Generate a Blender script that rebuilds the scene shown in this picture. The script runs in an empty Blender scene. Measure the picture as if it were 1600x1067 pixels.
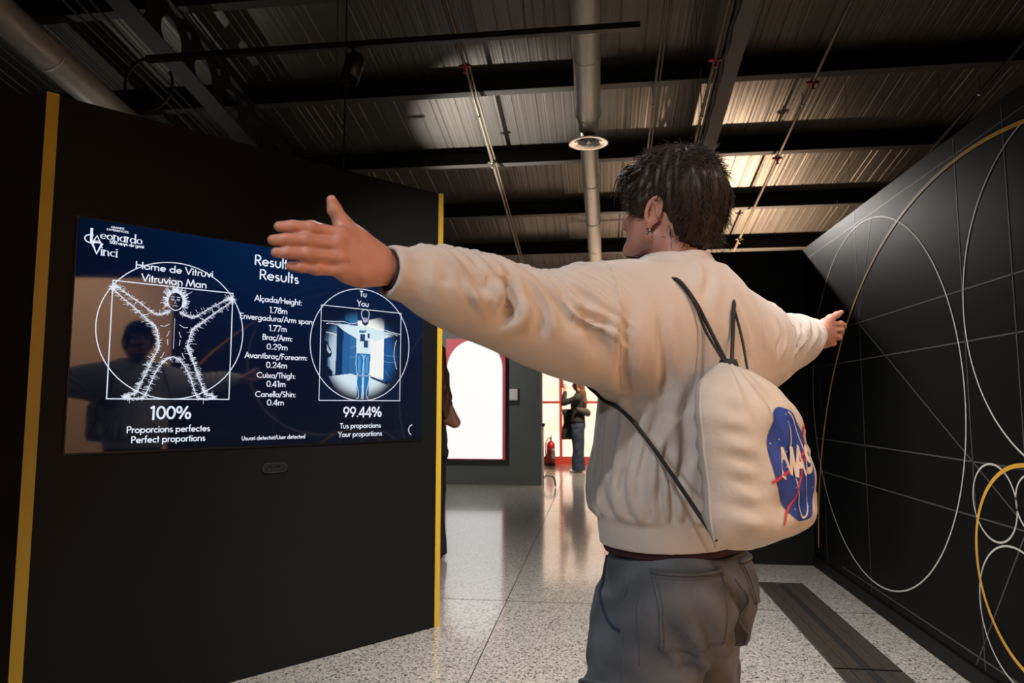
import bpy, bmesh, math, random
import numpy as np
from mathutils import Vector, Matrix
from mathutils.bvhtree import BVHTree

random.seed(7)
rng = np.random.default_rng(7)
PI = math.pi
C = bpy.context.scene.collection
SC = bpy.context.scene
R = math.radians

# ------------------------------------------------------------------ camera, world, exposure
cam_d = bpy.data.cameras.new('camera')
cam = bpy.data.objects.new('camera', cam_d)
C.objects.link(cam)
cam.location = (0, 0, 1.2)
cam.rotation_euler = (R(90 + 5.33), 0, R(7.18))
cam_d.sensor_width = 36.0
cam_d.lens = 24.0
cam_d.clip_start = 0.02
cam_d.clip_end = 100
cam_d.dof.use_dof = True
cam_d.dof.focus_distance = 1.9
cam_d.dof.aperture_fstop = 5.6
SC.camera = cam

world = bpy.data.worlds.new('world')
SC.world = world
world.use_nodes = True
world.node_tree.nodes['Background'].inputs['Color'].default_value = (0.9, 0.95, 1.0, 1)
world.node_tree.nodes['Background'].inputs['Strength'].default_value = 0.004

SC.view_settings.view_transform = 'Standard'
SC.view_settings.look = 'None'
SC.view_settings.gamma = 1.0
SC.view_settings.use_curve_mapping = False
SC.view_settings.exposure = 0.0
try:
    SC.cycles.use_denoising = True
    SC.cycles.max_bounces = 8
    SC.cycles.diffuse_bounces = 4
    SC.cycles.glossy_bounces = 4
    SC.cycles.sample_clamp_indirect = 6.0
    SC.cycles.caustics_reflective = False
    SC.cycles.caustics_refractive = False
except Exception:
    pass


def spot(name, loc, target, power, color, size_deg, blend=0.6, radius=0.045):
    l = bpy.data.lights.new(name, 'SPOT')
    l.energy = power
    l.color = color
    l.spot_size = R(size_deg)
    l.spot_blend = blend
    l.shadow_soft_size = radius
    o = bpy.data.objects.new(name, l)
    C.objects.link(o)
    o.location = loc
    d = Vector(target) - Vector(loc)
    o.rotation_euler = d.to_track_quat('-Z', 'Y').to_euler()
    return o


WARM = (1.0, 0.80, 0.62)
WARM2 = (1.0, 0.70, 0.46)
NEUTRAL = (1.0, 0.94, 0.88)
COOL = (0.86, 0.92, 1.0)

# every spot lamp sits in the mouth of a track spotlight or added uplight built further down: (location, aim, power, colour, cone, blend)
SPOTS = [
    ((0.10, -0.10, 3.05), (1.6, 0.05, 1.15), 420, WARM2, 84, 0.5),
    ((0.10, 0.75, 3.05), (1.6, 0.70, 1.15), 420, WARM2, 80, 0.5),
    ((1.25, 0.75, 3.05), (0.45, 1.85, 1.25), 62, NEUTRAL, 60, 0.8),
    ((-0.75, -0.70, 3.05), (0.15, 1.5, 1.2), 120, NEUTRAL, 50, 0.9),  # added fill for the man's back, an invented source
    ((0.35, 2.75, 3.60), (0.05, 3.5, 0.0), 760, NEUTRAL, 92, 1.0),
    ((0.95, 6.4, 2.98), (1.6, 5.35, 2.42), 135, NEUTRAL, 56, 1.0),
    ((-2.9, 8.2, 3.4), (-2.2, 10.3, 0.4), 260, NEUTRAL, 110, 0.9),
    ((0.3, 11.2, 3.2), (0.4, 12.6, 0.0), 800, WARM, 120, 0.9),
    ((3.2, 7.6, 3.2), (3.4, 9.4, 0.0), 420, WARM, 120, 0.9),  # added out of view; bounces warm light up to the ceiling
    ((1.25, 2.10, 3.30), (0.50, 2.00, 1.42), 95, NEUTRAL, 40, 0.9),
    ((-0.85, 3.95, 4.25), (-0.05, 1.5, 1.15), 220, (0.92, 0.96, 1.0), 40, 0.9),  # added fill from the front left, kept above the frame
    ((-1.70, -1.60, 2.30), (0.0, 1.45, 1.0), 95, COOL, 34, 0.9),  # added low fill for the man's left side, out of view
    # uplights added out of view to brighten the ceiling, standing on far hall floors
    ((2.5, 12.6, 0.35), (2.0, 11.4, 3.85), 3600, (1.0, 0.70, 0.48), 66, 1.0),
    ((-3.3, 9.2, 0.35), (-1.25, 8.1, 4.4), 3200, NEUTRAL, 28, 1.0),
    ((-6.4, 8.4, 0.35), (-5.1, 5.9, 4.5), 75, NEUTRAL, 56, 1.0),
]
for i_, (l_, t_, p_, c_, s_, b_) in enumerate(SPOTS):
    spot('spot_lamp', l_, t_, p_, c_, s_, b_)


# ------------------------------------------------------------------ helpers
def link(name, verts, faces, mat=None, parent=None, smooth=False, loc=None, rot=None, mats=None, fmat=None):
    me = bpy.data.meshes.new(name)
    me.from_pydata([tuple(map(float, v)) for v in verts], [], [tuple(int(i) for i in f) for f in faces])
    if mats:
        for m in mats:
            me.materials.append(m)
        if fmat is not None:
            me.polygons.foreach_set('material_index', np.array(fmat, dtype=np.int32))
    elif mat:
        me.materials.append(mat)
    if smooth:
        me.polygons.foreach_set('use_smooth', np.ones(len(me.polygons), dtype=bool))
    me.update()
    o = bpy.data.objects.new(name, me)
    C.objects.link(o)
    if parent:
        o.parent = parent
    if loc is not None:
        o.location = loc
    if rot is not None:
        o.rotation_euler = rot
    return o


def empty(name, loc=(0, 0, 0), rotz=0.0):
    o = bpy.data.objects.new(name, None)
    C.objects.link(o)
    o.location = loc
    o.rotation_euler = (0, 0, rotz)
    o.empty_display_size = 0.1
    return o


def tag(o, label=None, cat=None, group=None, kind=None):
    if label: o['label'] = label
    if cat: o['category'] = cat
    if group: o['group'] = group
    if kind: o['kind'] = kind
    return o


def copy_tree(o, parent=None):
    c = o.copy()
    C.objects.link(c)
    if parent: c.parent = parent
    for ch in list(o.children):
        copy_tree(ch, c)
    return c


class MB:
    def __init__(s):
        s.v = []
        s.f = []

    def add(s, verts, faces):
        n = len(s.v)
        s.v += [tuple(v) for v in verts]
        s.f += [tuple(i + n for i in f) for f in faces]
        return s

    def box(s, x0, x1, y0, y1, z0, z1, bevel=0.0):
        if bevel <= 0:
            v = [(x0, y0, z0), (x1, y0, z0), (x1, y1, z0), (x0, y1, z0), (x0, y0, z1), (x1, y0, z1), (x1, y1, z1), (x0, y1, z1)]
            f = [(0, 3, 2, 1), (4, 5, 6, 7), (0, 1, 5, 4), (1, 2, 6, 5), (2, 3, 7, 6), (3, 0, 4, 7)]
            return s.add(v, f)
        bm = bmesh.new()
        bmesh.ops.create_cube(bm, size=1.0)
        for vv in bm.verts:
            vv.co = ((x0 + x1) / 2 + vv.co.x * (x1 - x0), (y0 + y1) / 2 + vv.co.y * (y1 - y0), (z0 + z1) / 2 + vv.co.z * (z1 - z0))
        bmesh.ops.bevel(bm, geom=list(bm.edges), offset=bevel, segments=2, profile=0.7, affect='EDGES')
        bm.verts.index_update()
        s.add([tuple(vv.co) for vv in bm.verts], [tuple(q.index for q in ff.verts) for ff in bm.faces])
        bm.free()
        return s

    def tube(s, pts, r, n=10, cap=True, closed=False):
        pts = [Vector(p) for p in pts]
        m = len(pts)
        rs = r if isinstance(r, (list, tuple, np.ndarray)) else [r] * m
        up = Vector((0, 0, 1))
        t0 = (pts[1] - pts[0]).normalized()
        if abs(t0.dot(up)) > 0.95: up = Vector((1, 0, 0))
        nrm = (up - t0 * up.dot(t0)).normalized()
        rings = []
        for i in range(m):
            if closed:
                t = pts[(i + 1) % m] - pts[i - 1]
            else:
                t = pts[min(i + 1, m - 1)] - pts[max(i - 1, 0)]
            if t.length < 1e-9: t = t0.copy()
            t.normalize()
            nrm = (nrm - t * nrm.dot(t))
            if nrm.length < 1e-6: nrm = t.orthogonal()
            nrm.normalize()
            bi = t.cross(nrm)
            rings.append([pts[i] + (nrm * math.cos(2 * PI * k / n) + bi * math.sin(2 * PI * k / n)) * rs[i] for k in range(n)])
        v = [p for rr in rings for p in rr]
        f = []
        for i in range(m if closed else m - 1):
            a = i * n
            b = ((i + 1) % m) * n
            for k in range(n):
                f.append((a + k, a + (k + 1) % n, b + (k + 1) % n, b + k))
        if cap and not closed:
            f.append(tuple(range(n))[::-1])
            f.append(tuple((m - 1) * n + k for k in range(n)))
        return s.add(v, f)

    def lathe(s, prof, n=24, M=None):
        M = M or Matrix()
        v = []
        for (r, z) in prof:
            for k in range(n):
                v.append(M @ Vector((r * math.cos(2 * PI * k / n), r * math.sin(2 * PI * k / n), z)))
        f = []
        for i in range(len(prof) - 1):
            for k in range(n):
                f.append((i * n + k, i * n + (k + 1) % n, (i + 1) * n + (k + 1) % n, (i + 1) * n + k))
        return s.add(v, f)

    def grid(s, P, flip=False):
        """P: array rows x cols x 3"""
        P = np.asarray(P)
        a, b = P.shape[:2]
        f = []
        for i in range(a - 1):
            for j in range(b - 1):
                q = (i * b + j, i * b + j + 1, (i + 1) * b + j + 1, (i + 1) * b + j)
                f.append(q[::-1] if flip else q)
        return s.add(P.reshape(-1, 3).tolist(), f)

    def build(s, name, mat, parent=None, smooth=False, **k):
        return link(name, s.v, s.f, mat, parent, smooth, **k)


def align(d, loc=(0, 0, 0)):
    q = Vector(d).to_track_quat('Z', 'Y')
    return Matrix.Translation(Vector(loc)) @ q.to_matrix().to_4x4()


# ------------------------------------------------------------------ materials
def nodes(name):
    m = bpy.data.materials.new(name)
    m.use_nodes = True
    nt = m.node_tree
    return m, nt, nt.nodes['Principled BSDF']


def flat(name, col, rough=0.6, metal=0.0, spec=0.5, bump=0.0, bscale=200.0, var=0.0, vscale=6.0, emit=None, estr=0.0, coat=0.0, sheen=0.0, stretch=None):
    m, nt, b = nodes(name)
    b.inputs['Base Color'].default_value = (*col, 1)
    b.inputs['Roughness'].default_value = rough
    b.inputs['Metallic'].default_value = metal
    b.inputs['Specular IOR Level'].default_value = spec
    b.inputs['Coat Weight'].default_value = coat
    if sheen:
        b.inputs['Sheen Weight'].default_value = sheen
    tc = nt.nodes.new('ShaderNodeTexCoord')
    src = tc.outputs['Object']
    if stretch:
        mp = nt.nodes.new('ShaderNodeMapping')
        mp.inputs['Scale'].default_value = stretch
        nt.links.new(src, mp.inputs['Vector'])
        src = mp.outputs['Vector']
    if bump:
        n = nt.nodes.new('ShaderNodeTexNoise')
        n.inputs['Scale'].default_value = bscale
        n.inputs['Detail'].default_value = 4
        nt.links.new(src, n.inputs['Vector'])
        bp = nt.nodes.new('ShaderNodeBump')
        bp.inputs['Strength'].default_value = bump
        bp.inputs['Distance'].default_value = 0.01
        nt.links.new(n.outputs['Fac'], bp.inputs['Height'])
        nt.links.new(bp.outputs['Normal'], b.inputs['Normal'])
    if var:
        n = nt.nodes.new('ShaderNodeTexNoise')
        n.inputs['Scale'].default_value = vscale
        n.inputs['Detail'].default_value = 5
        nt.links.new(src, n.inputs['Vector'])
        mx = nt.nodes.new('ShaderNodeMix')
        mx.data_type = 'RGBA'
        mx.inputs['A'].default_value = (*[c * (1 - var) for c in col], 1)
        mx.inputs['B'].default_value = (*[min(1, c * (1 + var)) for c in col], 1)
        nt.links.new(n.outputs['Fac'], mx.inputs['Factor'])
        nt.links.new(mx.outputs['Result'], b.inputs['Base Color'])
    if emit:
        b.inputs['Emission Color'].default_value = (*emit, 1)
        b.inputs['Emission Strength'].default_value = estr
    return m


M = {}
M['black_paint'] = flat('black_paint', (0.0048, 0.0049, 0.0052), 0.55, spec=0.22, var=0.12, vscale=3, bump=0.05, bscale=350)
M['charcoal_paint'] = flat('charcoal_paint', (0.0050, 0.0050, 0.0052), 0.5, spec=0.10, var=0.1, vscale=3, bump=0.05, bscale=350)
M['yellow_trim'] = flat('yellow_trim', (0.62, 0.40, 0.03), 0.45, var=0.06)
M['yellow_line'] = flat('yellow_line', (0.75, 0.40, 0.05), 0.5, var=0.05)
M['white_line'] = flat('white_line', (0.62, 0.62, 0.60), 0.5, var=0.05)
M['grey_line'] = flat('grey_line', (0.075, 0.075, 0.078), 0.5, var=0.1)
M['grey_green'] = flat('grey_green', (0.10, 0.115, 0.11), 0.6, var=0.08, vscale=2, bump=0.04, bscale=300)
M['cream_wall'] = flat('cream_wall', (0.78, 0.58, 0.42), 0.7, var=0.05, vscale=2, bump=0.05, bscale=200)
M['grey_panel'] = flat('grey_panel', (0.035, 0.036, 0.040), 0.5, var=0.1)
M['dark_shell'] = flat('dark_shell', (0.03, 0.03, 0.032), 0.7, var=0.1)
M['white_plastic'] = flat('white_plastic', (0.75, 0.75, 0.72), 0.4)
M['black_plastic'] = flat('black_plastic', (0.012, 0.012, 0.013), 0.4, var=0.1)
M['lens_glass'] = flat('lens_glass', (0.004, 0.004, 0.006), 0.06, coat=1.0)
M['ring_grey'] = flat('ring_grey', (0.10, 0.10, 0.10), 0.4, metal=0.6)
M['black_steel'] = flat('black_steel', (0.012, 0.012, 0.012), 0.55, spec=0.4, var=0.2, bump=0.05)
M['flange_paint'] = flat('flange_paint', (0.05, 0.047, 0.043), 0.5, var=0.15, bump=0.05)
M['rafter_grey'] = flat('rafter_grey', (0.12, 0.11, 0.10), 0.5, var=0.1, bump=0.05)
M['galvanised'] = flat('galvanised', (0.80, 0.76, 0.68), 0.42, metal=0.45, var=0.12, vscale=14, bump=0.06, bscale=18)
M['chrome'] = flat('chrome', (0.8, 0.78, 0.74), 0.12, metal=1.0)
M['pipe_paint'] = flat('pipe_paint', (0.30, 0.25, 0.19), 0.35, metal=0.5, var=0.1)
M['red_clamp'] = flat('red_clamp', (0.45, 0.06, 0.04), 0.45)
M['cable'] = flat('cable', (0.02, 0.02, 0.02), 0.6)
M['grate'] = flat('grate', (0.095, 0.080, 0.066), 0.45, metal=0.5, var=0.2, vscale=20)
M['grate_dark'] = flat('grate_dark', (0.008, 0.008, 0.008), 0.7)
M['red_frame'] = flat('red_frame', (0.50, 0.05, 0.035), 0.5, var=0.08)
M['pink_frame'] = flat('pink_frame', (0.62, 0.10, 0.14), 0.55, var=0.06)
M['extinguisher_red'] = flat('extinguisher_red', (0.42, 0.02, 0.03), 0.25, coat=0.6)
M['label_white'] = flat('label_white', (0.55, 0.55, 0.58), 0.5)


def emission(name, col, strength, spec=0.0, noise=None):
    m, nt, b = nodes(name)
    b.inputs['Base Color'].default_value = (0.02, 0.02, 0.02, 1)
    b.inputs['Roughness'].default_value = 0.4
    b.inputs['Specular IOR Level'].default_value = spec
    b.inputs['Emission Color'].default_value = (*col, 1)
    b.inputs['Emission Strength'].default_value = strength
    if noise:
        sc, c2, lo, hi = noise
        tc = nt.nodes.new('ShaderNodeTexCoord')
        n = nt.nodes.new('ShaderNodeTexNoise')
        n.inputs['Scale'].default_value = sc
        n.inputs['Detail'].default_value = 5
        nt.links.new(tc.outputs['Object'], n.inputs['Vector'])
        r = nt.nodes.new('ShaderNodeValToRGB')
        r.color_ramp.elements[0].position = lo
        r.color_ramp.elements[0].color = (*c2, 1)
        r.color_ramp.elements[1].position = hi
        r.color_ramp.elements[1].color = (*col, 1)
        nt.links.new(n.outputs['Fac'], r.inputs['Fac'])
        nt.links.new(r.outputs['Color'], b.inputs['Emission Color'])
    return m


M['arch_light'] = emission('arch_light', (1.0, 0.985, 0.96), 1.0)
M['grid_light'] = emission('grid_light', (1.0, 0.80, 0.62), 1.45, noise=(2.2, (0.98, 0.62, 0.42), 0.30, 0.62))
M['screen_white'] = emission('screen_white', (0.80, 0.86, 1.0), 0.95)


def terrazzo():
    m, nt, b = nodes('terrazzo')
    tc = nt.nodes.new('ShaderNodeTexCoord')
    v1 = nt.nodes.new('ShaderNodeTexVoronoi')
    v1.inputs['Scale'].default_value = 125
    v2 = nt.nodes.new('ShaderNodeTexNoise')
    v2.inputs['Scale'].default_value = 120
    v2.inputs['Detail'].default_value = 3
    for v in (v1, v2):
        nt.links.new(tc.outputs['Object'], v.inputs['Vector'])
    sep = nt.nodes.new('ShaderNodeSeparateColor')
    nt.links.new(v1.outputs['Color'], sep.inputs['Color'])
    r = nt.nodes.new('ShaderNodeValToRGB')
    r.color_ramp.interpolation = 'CONSTANT'
    els = r.color_ramp.elements
    els[0].position = 0.0; els[0].color = (0.09, 0.083, 0.073, 1)
    els[1].position = 0.10; els[1].color = (0.30, 0.28, 0.255, 1)
    for p, c in ((0.22, (0.54, 0.51, 0.465, 1)), (0.55, (0.64, 0.605, 0.555, 1)), (0.80, (0.76, 0.725, 0.67, 1))):
        e = els.new(p); e.color = c
    nt.links.new(sep.outputs['Red'], r.inputs['Fac'])
    mx = nt.nodes.new('ShaderNodeMix'); mx.data_type = 'RGBA'; mx.blend_type = 'MULTIPLY'
    mx.inputs['Factor'].default_value = 0.55
    nt.links.new(r.outputs['Color'], mx.inputs['A'])
    nt.links.new(v2.outputs['Fac'], mx.inputs['B'])
    nt.links.new(mx.outputs['Result'], b.inputs['Base Color'])
    b.inputs['Coat Weight'].default_value = 1.0
    b.inputs['Coat Roughness'].default_value = 0.10
    b.inputs['Coat IOR'].default_value = 1.9
    b.inputs['Specular IOR Level'].default_value = 0.5
    n3 = nt.nodes.new('ShaderNodeTexNoise'); n3.inputs['Scale'].default_value = 3.0
    nt.links.new(tc.outputs['Object'], n3.inputs['Vector'])
    mr = nt.nodes.new('ShaderNodeMapRange')
    mr.inputs['To Min'].default_value = 0.08; mr.inputs['To Max'].default_value = 0.14
    nt.links.new(n3.outputs['Fac'], mr.inputs['Value'])
    nt.links.new(mr.outputs['Result'], b.inputs['Coat Roughness'])
    b.inputs['Roughness'].default_value = 0.35
    return m


M['terrazzo'] = terrazzo()


def deck_mat():
    m, nt, b = nodes('deck_metal')
    b.inputs['Base Color'].default_value = (0.115, 0.105, 0.09, 1)
    b.inputs['Metallic'].default_value = 0.6
    b.inputs['Roughness'].default_value = 0.38
    tc = nt.nodes.new('ShaderNodeTexCoord')
    mp = nt.nodes.new('ShaderNodeMapping')
    mp.inputs['Scale'].default_value = (28, 0.25, 0.25)
    nt.links.new(tc.outputs['Object'], mp.inputs['Vector'])
    n = nt.nodes.new('ShaderNodeTexNoise'); n.inputs['Scale'].default_value = 1.0; n.inputs['Detail'].default_value = 5
    nt.links.new(mp.outputs['Vector'], n.inputs['Vector'])
    bp = nt.nodes.new('ShaderNodeBump'); bp.inputs['Strength'].default_value = 0.35; bp.inputs['Distance'].default_value = 0.02
    nt.links.new(n.outputs['Fac'], bp.inputs['Height'])
    nt.links.new(bp.outputs['Normal'], b.inputs['Normal'])
    mr = nt.nodes.new('ShaderNodeMapRange')
    mr.inputs['To Min'].default_value = 0.28; mr.inputs['To Max'].default_value = 0.50
    nt.links.new(n.outputs['Fac'], mr.inputs['Value'])
    nt.links.new(mr.outputs['Result'], b.inputs['Roughness'])
    return m


M['deck'] = deck_mat()

# ------------------------------------------------------------------ the room
ZH = 2.41                      # height of the exhibition panels
PANEL = Vector((-0.893, 3.752, 0.0))   # foot of the screen panel's right end
PA = R(49.85)                  # direction of the screen panel
RZ0, RS = 5.95, 0.186          # underside of the roof purlins: z = RZ0 - RS * y


def roof_z(y, off=0.0):
    return RZ0 + off - RS * y


def structure(mb, name, mat, smooth=False, **k):
    return tag(mb.build(name, mat, None, smooth, **k), kind='structure')


X0, X1, Y0, Y1 = -9.0, 6.5, -3.6, 16.2
structure(MB().box(X0, X1, Y0, Y1, -0.12, 0.0), 'floor', M['terrazzo'])
# joints in the terrazzo: dark hairlines, part of the floor
j = MB()
for y in (4.30, 7.9):
    j.box(X0, X1, y - 0.0025, y + 0.0025, -0.01, 0.0006)
for x in (-0.575, -4.2, 3.0):
    j.box(x - 0.0025, x + 0.0025, Y0, Y1, -0.01, 0.0006)
tag(j.build('floor_joint', M['grate_dark'], bpy.data.objects['floor']))

# ribbed metal deck, sloping down towards the back
bm_v, bm_f = [], []
xs = []
x = X0
while x < X1:
    g_ = random.uniform(0.03, 0.26)
    h_ = random.choice((0.003, 0.004, 0.007))
    xs += [(x, 0.0), (x + g_, 0.0), (x + g_ + 0.006, h_), (x + g_ + 0.014, h_), (x + g_ + 0.020, 0.0)]
    x += g_ + 0.03
n_x = len(xs)
for (yy) in (Y0, Y1):
    for (xx, dz) in xs:
        bm_v.append((xx, yy, roof_z(yy, 0.21) + dz))
for i in range(n_x - 1):
    bm_f.append((i, n_x + i, n_x + i + 1, i + 1))
tag(link('ceiling', bm_v, bm_f, M['deck']), kind='structure')

# outer shell of the hall
structure(MB().box(X0 - 0.1, X0, Y0, Y1, 0, 7.0), 'wall_west', M['dark_shell'])
structure(MB().box(X1, X1 + 0.1, Y0, Y1, 0, 7.0), 'wall_east', M['dark_shell'])
structure(MB().box(X0, X1, Y0 - 0.1, Y0, 0, 7.0), 'wall_south', M['dark_shell'])
structure(MB().box(X0, X1, Y1, Y1 + 0.1, 0, 3.4), 'wall_north', M['dark_shell'])

# screen panel (along its own axis) with its yellow end trims
structure(MB().box(-1.885, 0.022, 0.0, 0.16, 0.0, ZH), 'wall_left', M['black_paint'], loc=PANEL, rot=(0, 0, PA))
structure(MB().box(-1.892, -1.850, -0.004, 0.05, 0.0, ZH + 0.004), 'trim_1', M['yellow_trim'], loc=PANEL, rot=(0, 0, PA))
structure(MB().box(-0.008, 0.026, -0.004, 0.05, 0.0, ZH + 0.004), 'trim_2', M['yellow_trim'], loc=PANEL, rot=(0, 0, PA))
structure(MB().box(-5.4, -2.115, 2.312, 2.45, 0.0, ZH), 'wall_far_left', M['grey_panel'])

# right wall: dark graphic panel, then the pale washed panel nearer the camera
wr = structure(MB().box(1.6, 1.72, 1.16, 5.5, 0.0, ZH), 'wall_right', M['charcoal_paint'])
structure(MB().box(1.6, 1.72, -1.1, 1.16, 0.0, 2.36), 'wall_near_right', M['cream_wall'])
structure(MB().box(1.588, 1.6, 1.16, 5.5, 0.0, 0.075), 'baseboard_right', M['black_paint'])
structure(MB().box(0.72, 1.72, 5.5, 5.62, 0.0, ZH), 'wall_back', M['black_paint'])
# distant grey-green wall with the arch
structure(MB().box(-5.6, -0.858, 10.36, 10.62, 0.0, 2.5), 'wall_distant', M['grey_green'])


# painted graphics on the right wall: flat ribbons on the wall face (y, z)
def ribbon2(pts, w, closed=False):
    """flat ribbon in 2-D; w may be a list"""
    p = np.array(pts, float)
    n = len(p)
    if closed:
        t = np.roll(p, -1, 0) - np.roll(p, 1, 0)
    else:
        t = np.gradient(p, axis=0)
    t /= np.maximum(np.linalg.norm(t, axis=1), 1e-9)[:, None]
    nn = np.c_[-t[:, 1], t[:, 0]]
    ww = np.asarray(w, float)
    if ww.ndim == 0: ww = np.full(n, float(ww))
    if callable(w): ww = np.array([w(a) for a in t])
    L = p + nn * ww[:, None] / 2
    Rr = p - nn * ww[:, None] / 2
    v = np.empty((2 * n, 2)); v[0::2] = L; v[1::2] = Rr
    f = []
    for i in range(n if closed else n - 1):
        a, b = 2 * i, 2 * ((i + 1) % n)
        f.append((a, a + 1, b + 1, b))
    return v, f


def arc2(cx, cy, rx, ry, a0, a1, n=48):
    a = np.radians(np.linspace(a0, a1, n))
    return np.c_[cx + rx * np.cos(a), cy + ry * np.sin(a)]


def wall_ribbon(name, pts, w, mat, lift, closed=False):
    # keep the paint on the wall
    v, f = ribbon2(pts, w, closed)
    f = [q for q in f if all(1.40 < v[i][0] < 5.49 and 0.08 < v[i][1] < ZH - 0.003 for i in q)]
    V = [(1.6 - lift, a, b) for a, b in v]
    used = sorted({i for q in f for i in q})
    ix = {u: k for k, u in enumerate(used)}
    return link(name, [V[i] for i in used], [tuple(ix[i] for i in q)[::-1] for q in f], mat, wr)


def circ(cy, cz, r, n=220):
    return arc2(cy, cz, r, r, 0, 360, n + 1)


def seg(a, b, n=60):
    return np.linspace(a, b, n)


for a, b in (((1.40, 1.706), (4.95, 1.706)), ((1.40, 1.478), (5.49, 1.478)), ((1.40, 0.958), (5.49, 0.958)), ((1.40, 0.724), (5.3, 0.724)),
             ((1.40, 0.13), (4.9, 0.13)), ((1.40, 2.32), (5.49, 2.32)), ((4.42, 1.706), (1.9, 0.153)), ((2.55, 1.19), (3.275, 0.09)),
             ((3.205, 0.09), (3.205, 2.40)), ((2.835, 0.09), (2.835, 2.40)), ((4.41, 0.09), (4.41, 2.40)), ((4.42, 1.706), (4.15, 2.3)), ((5.2, 0.09), (5.2, 2.40)), ((2.1, 0.09), (2.1, 2.4))):
    wall_ribbon('painted_line', seg(a, b), 0.007, M['grey_line'], 0.0012)
for c in ((4.303, 1.233, 1.07), (2.525, 1.611, 0.677), (3.061, 0.803, 0.156), (2.946, 0.381, 0.267), (2.799, 0.831, 0.111), (2.6, 0.55, 0.12)):
    wall_ribbon('painted_circle', circ(*c), 0.008, M['white_line'], 0.0020, True)
wall_ribbon('painted_arc', arc2(3.094, -0.003, 2.299, 2.299, 4, 176, 200), 0.017, M['yellow_line'], 0.0028)
wall_ribbon('painted_arc', circ(2.817, 0.576, 0.3976), 0.017, M['yellow_line'], 0.0028, True)

# ------------------------------------------------------------------ ceiling steel
NAMES = ['first', 'second', 'third', 'fourth', 'fifth', 'sixth', 'seventh', 'eighth']


def purlin(y):
    zb = roof_z(y)
    o = empty('roof_purlin', (0, y, zb))
    tag(o, None, 'steel beam', 'black steel purlins across the ribbed ceiling')
    b = MB().box(X0, X1, -0.006, 0.006, 0.01, 0.205)
    b.box(X0, X1, -0.05, 0.05, 0.195, 0.207)
    b.build('web', M['black_steel'], o)
    MB().box(X0, X1, -0.06, 0.06, 0.0, 0.011).build('bottom_flange', M['flange_paint'], o)
    return o


order = [('black roof purlin above the lighting track, the one nearest the viewer', 5.665),
         ('black roof purlin just beyond the lighting track', 7.15),
         ('black roof purlin just behind the round air diffuser', 8.635),
         ('black roof purlin two bays beyond the round air diffuser', 10.12),
         ('black roof purlin low over the dark back wall, third past the diffuser', 11.605),
         ('black roof purlin over the red framed light panels, hidden beyond the back wall', 13.09)]
for lab, y in order:
    tag(purlin(y), lab)


def slope_pts(x, y0, y1, off, n=2):
    return [(x, y, roof_z(y, off)) for y in np.linspace(y0, y1, n)]


# plain rafter on the right: pale underside
def sloped_box(mb, x0, x1, y0, y1, o0, o1):
    v = []
    for (yy) in (y0, y1):
        for xx in (x0, x1):
            for oo in (o0, o1):
                v.append((xx, yy, roof_z(yy, oo)))
    mb.add(v, [(0, 1, 3, 2), (4, 6, 7, 5), (0, 4, 5, 1), (2, 3, 7, 6), (0, 2, 6, 4), (1, 5, 7, 3)])
    return mb


ra = empty('roof_rafter', (1.26, 6.0, roof_z(6.0, -0.45)))
tag(ra, 'grey steel rafter with plain web running away beside the clipped conduits', 'steel beam')
inv = Matrix.Translation(-ra.location)
def shifted(mb, o):
    l = o.location
    mb.v = [(a - l.x, b - l.y, c - l.z) for a, b, c in mb.v]
    return mb
shifted(sloped_box(MB(), 1.18, 1.335, Y0, Y1, -0.462, -0.448), ra).build('bottom_flange', M['rafter_grey'], ra)
shifted(sloped_box(MB(), 1.252, 1.264, Y0, Y1, -0.448, 0.0), ra).build('web', M['black_steel'], ra)

# castellated rafter on the left: web with round openings
rc = empty('castellated_rafter', (-3.95, 6.0, roof_z(6.0, -0.45)))
tag(rc, 'black castellated steel rafter with a row of round openings', 'steel beam')
pitch, hr = 0.535, 0.165
zc = -0.235
web = MB()
y_first = 5.69 - 7 * pitch
for i in range(22):
    yc = y_first + i * pitch
    n = 24
    ring, rect = [], []
    for k in range(n):
        a = 2 * PI * k / n
        cy_, cz_ = math.cos(a), math.sin(a)
        ring.append((yc + hr * cy_, zc + hr * cz_))
        m_ = max(abs(cy_) / (pitch / 2), abs(cz_) / 0.215)
        rect.append((yc + cy_ / m_, zc + cz_ / m_))
    for sgn in (0,):
        v = []
        for dx in (-0.006, 0.006):
            v += [(-3.95 + dx, yy, roof_z(yy, zz)) for yy, zz in ring] + [(-3.95 + dx, yy, roof_z(yy, zz)) for yy, zz in rect]
        f = []
        for k in range(n):
            k2 = (k + 1) % n
            f.append((k, k2, n + k2, n + k))
            f.append((2 * n + k, 3 * n + k, 3 * n + k2, 2 * n + k2))
            f.append((k, 2 * n + k, 2 * n + k2, k2))
        web.add(v, f)
shifted(web, rc).build('web', M['black_steel'], rc)
shifted(sloped_box(MB(), -4.05, -3.85, Y0 + .3, Y1 - .3, -0.462, -0.448), rc).build('bottom_flange', M['black_steel'], rc)
shifted(sloped_box(MB(), -4.04, -3.86, Y0 + .3, Y1 - .3, -0.022, -0.008), rc).build('top_flange', M['black_steel'], rc)

# ------------------------------------------------------------------ ducts
def duct_run(o, pts_r, bands, name='duct_pipe'):
    l = o.location
    mb = MB()
    prof = [(np.array(p) - np.array(l), r) for p, r in pts_r]
    mb.tube([p for p, r in prof], [r for p, r in prof], 28)
    mb.build(name, M['galvanised'], o, True)
    for p, r in bands:
        b = MB()
        d = Vector((0, 1, -RS)).normalized()
        b.lathe([(r, -0.012), (r + 0.006, -0.008), (r + 0.006, 0.008), (r, 0.012)], 28, align(d, Vector(p) - Vector(l)))
        b.build('joint_band', M['galvanised'], o, True)
    return o


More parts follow.
